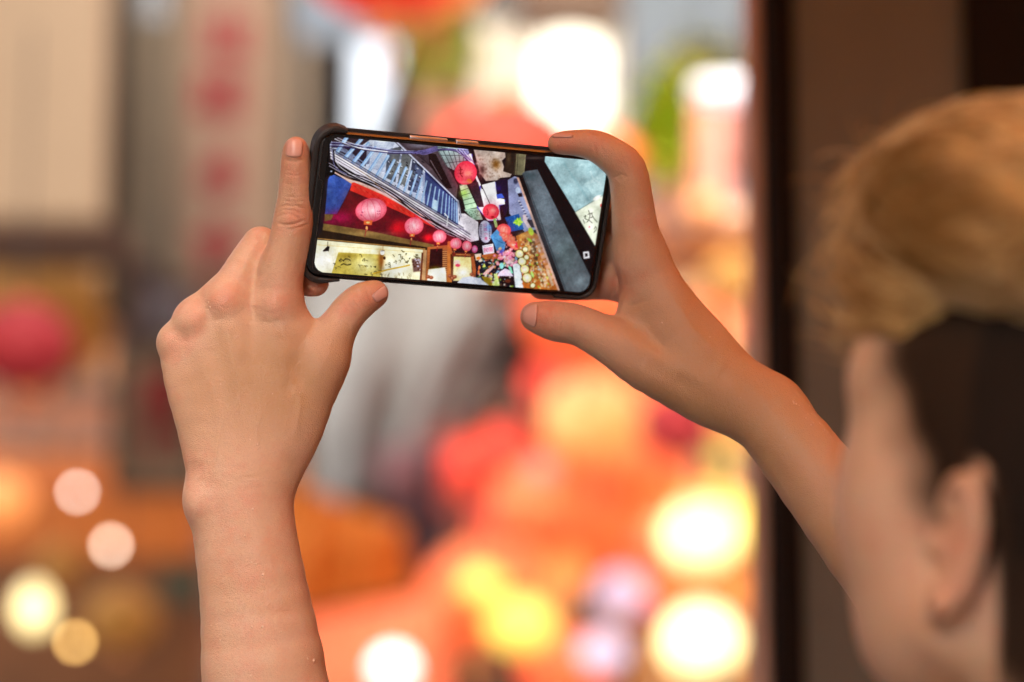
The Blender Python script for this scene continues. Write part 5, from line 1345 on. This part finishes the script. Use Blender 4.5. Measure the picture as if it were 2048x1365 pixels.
# raised lip round the notch at the left of the display
mb = MB(); mb.tube([(-.0828, .035, .0003), (-.0828, .0165, .0003), (-.0820, .0140, .0003), (-.0806, .0130, .0003), (-.0800, .0105, .0003), (-.0800, -.036, .0003)], .00022, 6)
mb.build('protector_edge', mat('film_edge', (.05, .05, .055), .3), phone)
for x0, x1 in ((-.0345, -.0130), (-.0085, .0045)):
    mb = MB(); mb.box(((x0 + x1) / 2, .0408, -.0042), ((x1 - x0) / 2, .0009, .0014), bev=.0006); mb.build('side_button', m_grey, phone, True)
mb = MB(); mb.lathe([(.0, .0), (.005, .0), (.0052, .0004), (.0052, .0012), (.0, .0012)], 20, (-.055, .022, -.0122)); mb.lathe([(.0, .0), (.005, .0), (.0052, .0004), (.0052, .0012), (.0, .0012)], 20, (-.040, .022, -.0122)); mb.build('rear_camera', m_glass, phone, True)

# display: a fine grid of dots carrying the picture
SW, SH = .1582, .0758
nx, ny = 620, 297
gx = np.linspace(-SW / 2, SW / 2, nx + 1); gy = np.linspace(-SH / 2, SH / 2, ny + 1)
GX, GY = np.meshgrid(gx, gy)
P = np.stack([GX.ravel(), GY.ravel(), np.full(GX.size, -.0003)], 1)       # y down
u, v = c2px(ph2c(P)) if 'c2px' in globals() else (None, None)
img = draw_screen()
cu_, cv_ = (u - 600) * 3.2, (v - 240) * 3.2
iu = np.clip(cu_, 0, 2046); iv = np.clip(cv_, 0, 1214); i0 = iu.astype(int); j0 = iv.astype(int); fu = (iu - i0)[:, None]; fv = (iv - j0)[:, None]
px_ = (img[j0, i0] * (1 - fu) * (1 - fv) + img[j0, i0 + 1] * fu * (1 - fv) + img[j0 + 1, i0] * (1 - fu) * fv + img[j0 + 1, i0 + 1] * fu * fv) / 255
lin = np.where(px_ <= .04045, px_ / 12.92, ((px_ + .055) / 1.055) ** 2.4)
ccx, ccy = (GX[:-1, :-1] + GX[1:, 1:]) / 2, (GY[:-1, :-1] + GY[1:, 1:]) / 2
rr_ = .0062; dx = np.maximum(np.abs(ccx) - (SW / 2 - rr_), 0); dy = np.maximum(np.abs(ccy) - (SH / 2 - rr_), 0)
keep = (np.hypot(dx, dy) < rr_).ravel()
idx = np.arange((nx + 1) * (ny + 1)).reshape(ny + 1, nx + 1)
Fq = np.stack([idx[1:, :-1].ravel(), idx[1:, 1:].ravel(), idx[:-1, 1:].ravel(), idx[:-1, :-1].ravel()], 1)[keep]
md = bpy.data.materials.new('display'); md.use_nodes = True; nt = md.node_tree; bs = nt.nodes['Principled BSDF']
at_ = nt.nodes.new('ShaderNodeAttribute'); at_.attribute_name = 'picture'
nt.links.new(at_.outputs['Color'], bs.inputs['Emission Color']); bs.inputs['Emission Strength'].default_value = 1.0 * EM
bs.inputs['Base Color'].default_value = (.004, .004, .004, 1); bs.inputs['Roughness'].default_value = .25; bs.inputs['Specular IOR Level'].default_value = .2
Pl = P * np.array([1, -1, -1])
disp = np_mesh('display', Pl, Fq, md, parent=phone, attr={'picture': np.concatenate([lin, np.ones((len(lin), 1))], 1)}, smooth=False)
print('phone', round(time.time() - T0, 1))
# ------------------------------------------------------------------ nails, hair, clothes, rain drops
def on_skin(sdf, px, py, dz0=-220):
    """first skin point straight away from the viewer through photo pixel (px,py)"""
    P = np.stack([v3(px, py, dz) for dz in range(dz0, 260, 2)]); d = sdf.ev(P)
    k = np.argmax(d < 0); k = max(k, 1)
    a, b = P[k - 1], P[k]; t = d[k - 1] / (d[k - 1] - d[k] + 1e-12)
    p = a + (b - a) * t; return p, sdf.grad(p[None])[0]
def nail(sdf, quad, label=None, lift=.0004, cur=.0011, nu=14, nv=18, col=None):
    """quad: photo corners base-left, base-right, tip-right, tip-left; the plate follows the skin and bulges a little"""
    vs = []; q = [np.array(p, float) for p in quad]; N0 = np.zeros(3); pts = []
    for j in range(nv + 1):
        for i in range(nu + 1):
            u, v = i / nu, j / nv
            # round the outline
            uu = (u - .5) * 2; vv = (v - .5) * 2
            s = 1 - .16 * vv ** 4; uu2 = uu * s; vv2 = vv * (1 - .16 * abs(uu) ** 2.5)
            u2, v2 = uu2 / 2 + .5, vv2 / 2 + .5
            pp = (q[0] * (1 - u2) + q[1] * u2) * (1 - v2) + (q[3] * (1 - u2) + q[2] * u2) * v2
            p, n = on_skin(sdf, *pp); e = (1 - abs(uu) ** 4) * (1 - abs(vv) ** 6)
            pts.append(p + n * (lift + cur * .25 * e) * (1 if e > 0 else -.5)); 
    pts = np.array(pts); w = nu + 1
    F_ = [(j * w + i, j * w + i + 1, (j + 1) * w + i + 1, (j + 1) * w + i) for j in range(nv) for i in range(nu)]
    V_ = c2w(pts)
    o = np_mesh('fingernail', V_, np.array(F_), m_nail, parent=person)
    sm = o.modifiers.new('solid', 'SOLIDIFY'); sm.thickness = .0006; sm.offset = 0
    return o
m_nail = mat('nail', (.66, .37, .31), .3, coat=.12, spec=.4)
nail(L, [(570, 314), (603, 316), (607, 280), (574, 278)])
nail(L, [(743, 592), (753, 606), (777, 592), (770, 570)])
nail(Rr, [(1076, 606), (1072, 658), (1046, 644), (1048, 618)])
nail(Rr, [(1146, 268), (1146, 276), (1104, 276), (1106, 270)])

# bleached hair on top, dark clipped hair round the sides and back
def hair_mesh(name, sdf, h, m, disp=None):
    X, F_, N = sdf.mesh(h)
    if disp is not None: X = disp(X, N)
    return np_mesh(name, c2w(X * HS), F_, m, parent=person), X, N
def hair_mat(name, c1, c2, c3, rough=.5, sc=(14, 14, 120)):
    m = bpy.data.materials.new(name); m.use_nodes = True; nt = m.node_tree; b = nt.nodes['Principled BSDF']
    at = nt.nodes.new('ShaderNodeAttribute'); at.attribute_name = 'tone'
    n = nt.nodes.new('ShaderNodeTexNoise'); n.inputs['Scale'].default_value = 28; n.inputs['Detail'].default_value = 5
    tc = nt.nodes.new('ShaderNodeTexCoord'); nt.links.new(tc.outputs['Object'], n.inputs['Vector'])
    ad = nt.nodes.new('ShaderNodeMath'); ad.operation = 'MULTIPLY_ADD'; nt.links.new(n.outputs[0], ad.inputs[0]); ad.inputs[1].default_value = .9; nt.links.new(at.outputs['Fac'], ad.inputs[2])
    cr = nt.nodes.new('ShaderNodeValToRGB'); cr.color_ramp.elements[0].position = .25; cr.color_ramp.elements[0].color = (*c2, 1)
    cr.color_ramp.elements[1].position = 1.05 if False else .95; cr.color_ramp.elements[1].color = (*c3, 1); e = cr.color_ramp.elements.new(.6); e.color = (*c1, 1)
    nt.links.new(ad.outputs[0], cr.inputs[0]); nt.links.new(cr.outputs[0], b.inputs['Base Color']); b.inputs['Roughness'].default_value = rough; b.inputs['Specular IOR Level'].default_value = .15
    return m
m_blond = hair_mat('bleached_hair', (.60, .37, .14), (.32, .16, .05), (.86, .64, .36))
m_dark = hair_mat('dark_hair', (.018, .011, .008), (.014, .009, .006), (.024, .015, .010), .9)
BH = SDF()
BH.ell(H(.0, .0, .141), [.104, .080, .047], HR, k=.03)
BH.ell(H(.060, .008, .131), [.056, .066, .043], HR, k=.04)
BH.ell(H(.088, .022, .106), [.031, .044, .034], HR, k=.03)
BH.ell(H(.076, .046, .086), [.020, .024, .022], HR, k=.02)
BH.ell(H(.035, .038, .136), [.062, .042, .028], HR, k=.03)
BH.ell(H(-.06, .0, .126), [.056, .074, .042], HR, k=.03)
def streak(X, N):
    q = (X - HC) @ HR; a = np.arctan2(q[:, 2] - .02, q[:, 1] + .35 * q[:, 0])
    return X + N * (.0010 * np.sin(a * 46 + 20 * q[:, 0]) + .0006 * np.sin(a * 101 + 25 * q[:, 0]) + .0015 * np.sin(a * 13 + 12 * q[:, 0]))[:, None]
top_hair, HX, HN = hair_mesh('bleached_hair', BH, .0022, m_blond, streak)
DH = SDF()
DH.ell(H(-.014, 0, .052), [.0985, .0765, .092], HR, k=.006)
DH.ell(H(.034, 0, .062), [.074, .0700, .058], HR, k=.01)
DH.ell(H(.146, 0, .010), [.074, .10, .098], HR, k=.006, op='s')         # face stays free
DH.ell(H(.004, .085, -.005), [.040, .024, .050], HR, k=.004, op='s'); DH.ell(H(.004, -.085, -.005), [.040, .024, .050], HR, k=.004, op='s')
DH.ell(H(.03, 0, -.09), [.10, .10, .085], HR, k=.01, op='s')
dark_hair, DX, DN = hair_mesh('shaved_hair', DH, .0022, m_dark)
dark_hair['label'] = 'dark clipped hair on the sides and back'; top_hair['label'] = 'bleached golden brown hair swept forward'
# loose strands lift off the top
def strands(n, X, N, length, thick, m, name, parent, fwd):
    R = np.random.default_rng(11); loc = (X - HC) @ HR
    sel = R.choice(np.where(loc[:, 2] > .05)[0], n); vs = []; fs = []; tone = []
    for s in sel:
        p = X[s].copy(); nrm = N[s]; d = HR @ np.array(fwd) + R.normal(size=3) * .20; d -= nrm * (d @ nrm) * .75; d /= np.linalg.norm(d)
        L_ = length * R.uniform(.5, 1.3); side = np.cross(d, nrm); side /= np.linalg.norm(side) + 1e-9; t0 = R.uniform(-.3, .4) + .25 * math.sin(40 * loc[s, 1] + 9 * loc[s, 0]); b = len(vs); m_ = 6
        lift = R.uniform(.06, .26)
        for i in range(m_ + 1):
            t = i / m_; c = p + d * L_ * t + nrm * L_ * (lift * t - .55 * t * t * (1 if R.random() < 2 else 0)) + np.array([0, -.10, 0]) * L_ * t * t
            w = thick * (1 - .8 * t)
            for k in range(3):
                a = 2.094 * k; vs.append(c + side * w * math.cos(a) + nrm * w * math.sin(a)); tone.append(t0)
        for i in range(m_):
            for k in range(3): fs.append((b + i * 3 + k, b + i * 3 + (k + 1) % 3, b + i * 3 + 3 + (k + 1) % 3, b + i * 3 + 3 + k))
    o = np_mesh(name, c2w(np.array(vs) * HS), np.array(fs), m, parent=parent, attr={'tone': np.array(tone)}); o['kind'] = 'stuff'; return o
strands(8000, HX, HN, .052, .0006, m_blond, 'hair_strands', top_hair, (.9, .25, -.1))

# shirt, trousers, shoes: below the frame, kept simple but whole
SH = SDF(); dn = np.array([0, -1, 0])
SH.cone(NB + dn * .055, .068, MID + dn * .03, .085, .05)
SH.cone(MID + dn * .02, .078, SHL + dn * .004, .064, .05); SH.cone(MID + dn * .02, .078, SHR + dn * .004, .064, .05)
SH.cone(MID + dn * .08, .135, MID + dn * .42, .128, .06); SH.cone(MID + dn * .1 + np.array([-.05, 0, 0]), .12, MID + dn * .42 + np.array([-.04, 0, 0]), .12, .05); SH.cone(MID + dn * .1 + np.array([.05, 0, 0]), .12, MID + dn * .42 + np.array([.04, 0, 0]), .12, .05)
for a, b in ((SHL, ELL), (SHR, ELR)): SH.cone(a, .066, a + (b - a) * .5, .062, .03)
X, F_, N = SH.mesh(.004)
np_mesh('shirt', c2w(X * HS), F_, mat('shirt_cotton', (.05, .05, .055), .85, noise=.3, bump=.2), parent=person)
mw = c2w(MID[None] * HS)[0]; hipz = mw[2] - .50
LG = SDF()
for s_ in (-1, 1):
    hx = mw[0] + s_ * .095; LG.cone((mw[0] + s_ * .07, mw[1] + .02, hipz + .03), .125, (hx, mw[1] + .02, hipz - .06), .10, .05)
    LG.cone((hx, mw[1] + .02, hipz - .06), .098, (hx + s_ * .01, mw[1] + .04, hipz - .46), .066, .03); LG.cone((hx + s_ * .01, mw[1] + .04, hipz - .46), .066, (hx + s_ * .01, mw[1] + .01, .10), .055, .02)
X, F_, N = LG.mesh(.006); np_mesh('trousers', X, F_, mat('denim', (.03, .035, .05), .9, noise=.3, bump=.3), parent=person)
for s_ in (-1, 1):
    SO = SDF(); hx = mw[0] + s_ * .105; SO.cone((hx, mw[1] - .03, .060), .042, (hx, mw[1] + .15, .052), .038, .03); SO.cone((hx, mw[1], .11), .045, (hx, mw[1] + .01, .07), .048, .03)
    X, F_, N = SO.mesh(.005); np_mesh('shoe', X, F_, mat('shoe_leather', (.04, .035, .03), .5), parent=person)

# rain drops on the forearms and the back of the hands
R = np.random.default_rng(5)
m_drop = mat('water_drop', (.74, .50, .36), .1, coat=.6, spec=.7)
dv = []; df = []
def drop(sdf, px, py, r):
    r = r * .75
    p, n = on_skin(sdf, px, py)
    if n[2] < -.2: return
    a = np.cross(n, [0, 1, .1]); a /= np.linalg.norm(a); b = np.cross(n, a); base = len(dv)
    rings = ((1.0, -.05), (.92, .28), (.62, .52), (.0, .62))
    for rr, hh in rings:
        for k in range(8):
            t = k * math.pi / 4; dv.append(p + (a * math.cos(t) + b * math.sin(t) * 1.15) * r * rr + n * r * hh)
    for i in range(3):
        for k in range(8): df.append((base + i * 8 + k, base + i * 8 + (k + 1) % 8, base + i * 8 + 8 + (k + 1) % 8, base + i * 8 + 8 + k))
for px, py, r in ((506, 1019, .0009), (490, 1072, .0007), (526, 1150, .0010), (503, 1125, .0007), (512, 1128, .0006), (525, 1254, .0010), (504, 1254, .0008), (562, 1264, .0008), (628, 1322, .0014), (616, 1318, .0009), (422, 1252, .0007), (440, 1281, .0006), (515, 889, .0007), (552, 478, .0008), (500, 880, .0006), (420, 615, .0008), (417, 605, .0006), (416, 620, .0005), (434, 646, .0006), (580, 471, .0006)):
    drop(L, px, py, r)
for _ in range(14): drop(L, R.uniform(410, 620), R.uniform(1030, 1360), R.uniform(.00025, .0006))
for _ in range(10): drop(L, R.uniform(380, 640), R.uniform(660, 1000), R.uniform(.0002, .0005))
for px, py, r in ((1345, 698, .0008), (1324, 646, .0007), (1420, 674, .0005), (1350, 700, .0005), (1612, 836, .0006)): drop(Rr, px, py, r)
for _ in range(26):
    t = R.random(); drop(Rr, 1590 + 110 * t + R.normal() * 6, 800 + 92 * t + R.normal() * 5 + 6, R.uniform(.0003, .0009))
for _ in range(8): drop(Rr, R.uniform(1300, 1700), R.uniform(700, 1050), R.uniform(.0002, .0004))
wd = np_mesh('water_drops', c2w(np.array(dv)), np.array(df), m_drop, parent=person); wd['kind'] = 'stuff'
print('done', round(time.time() - T0, 1))
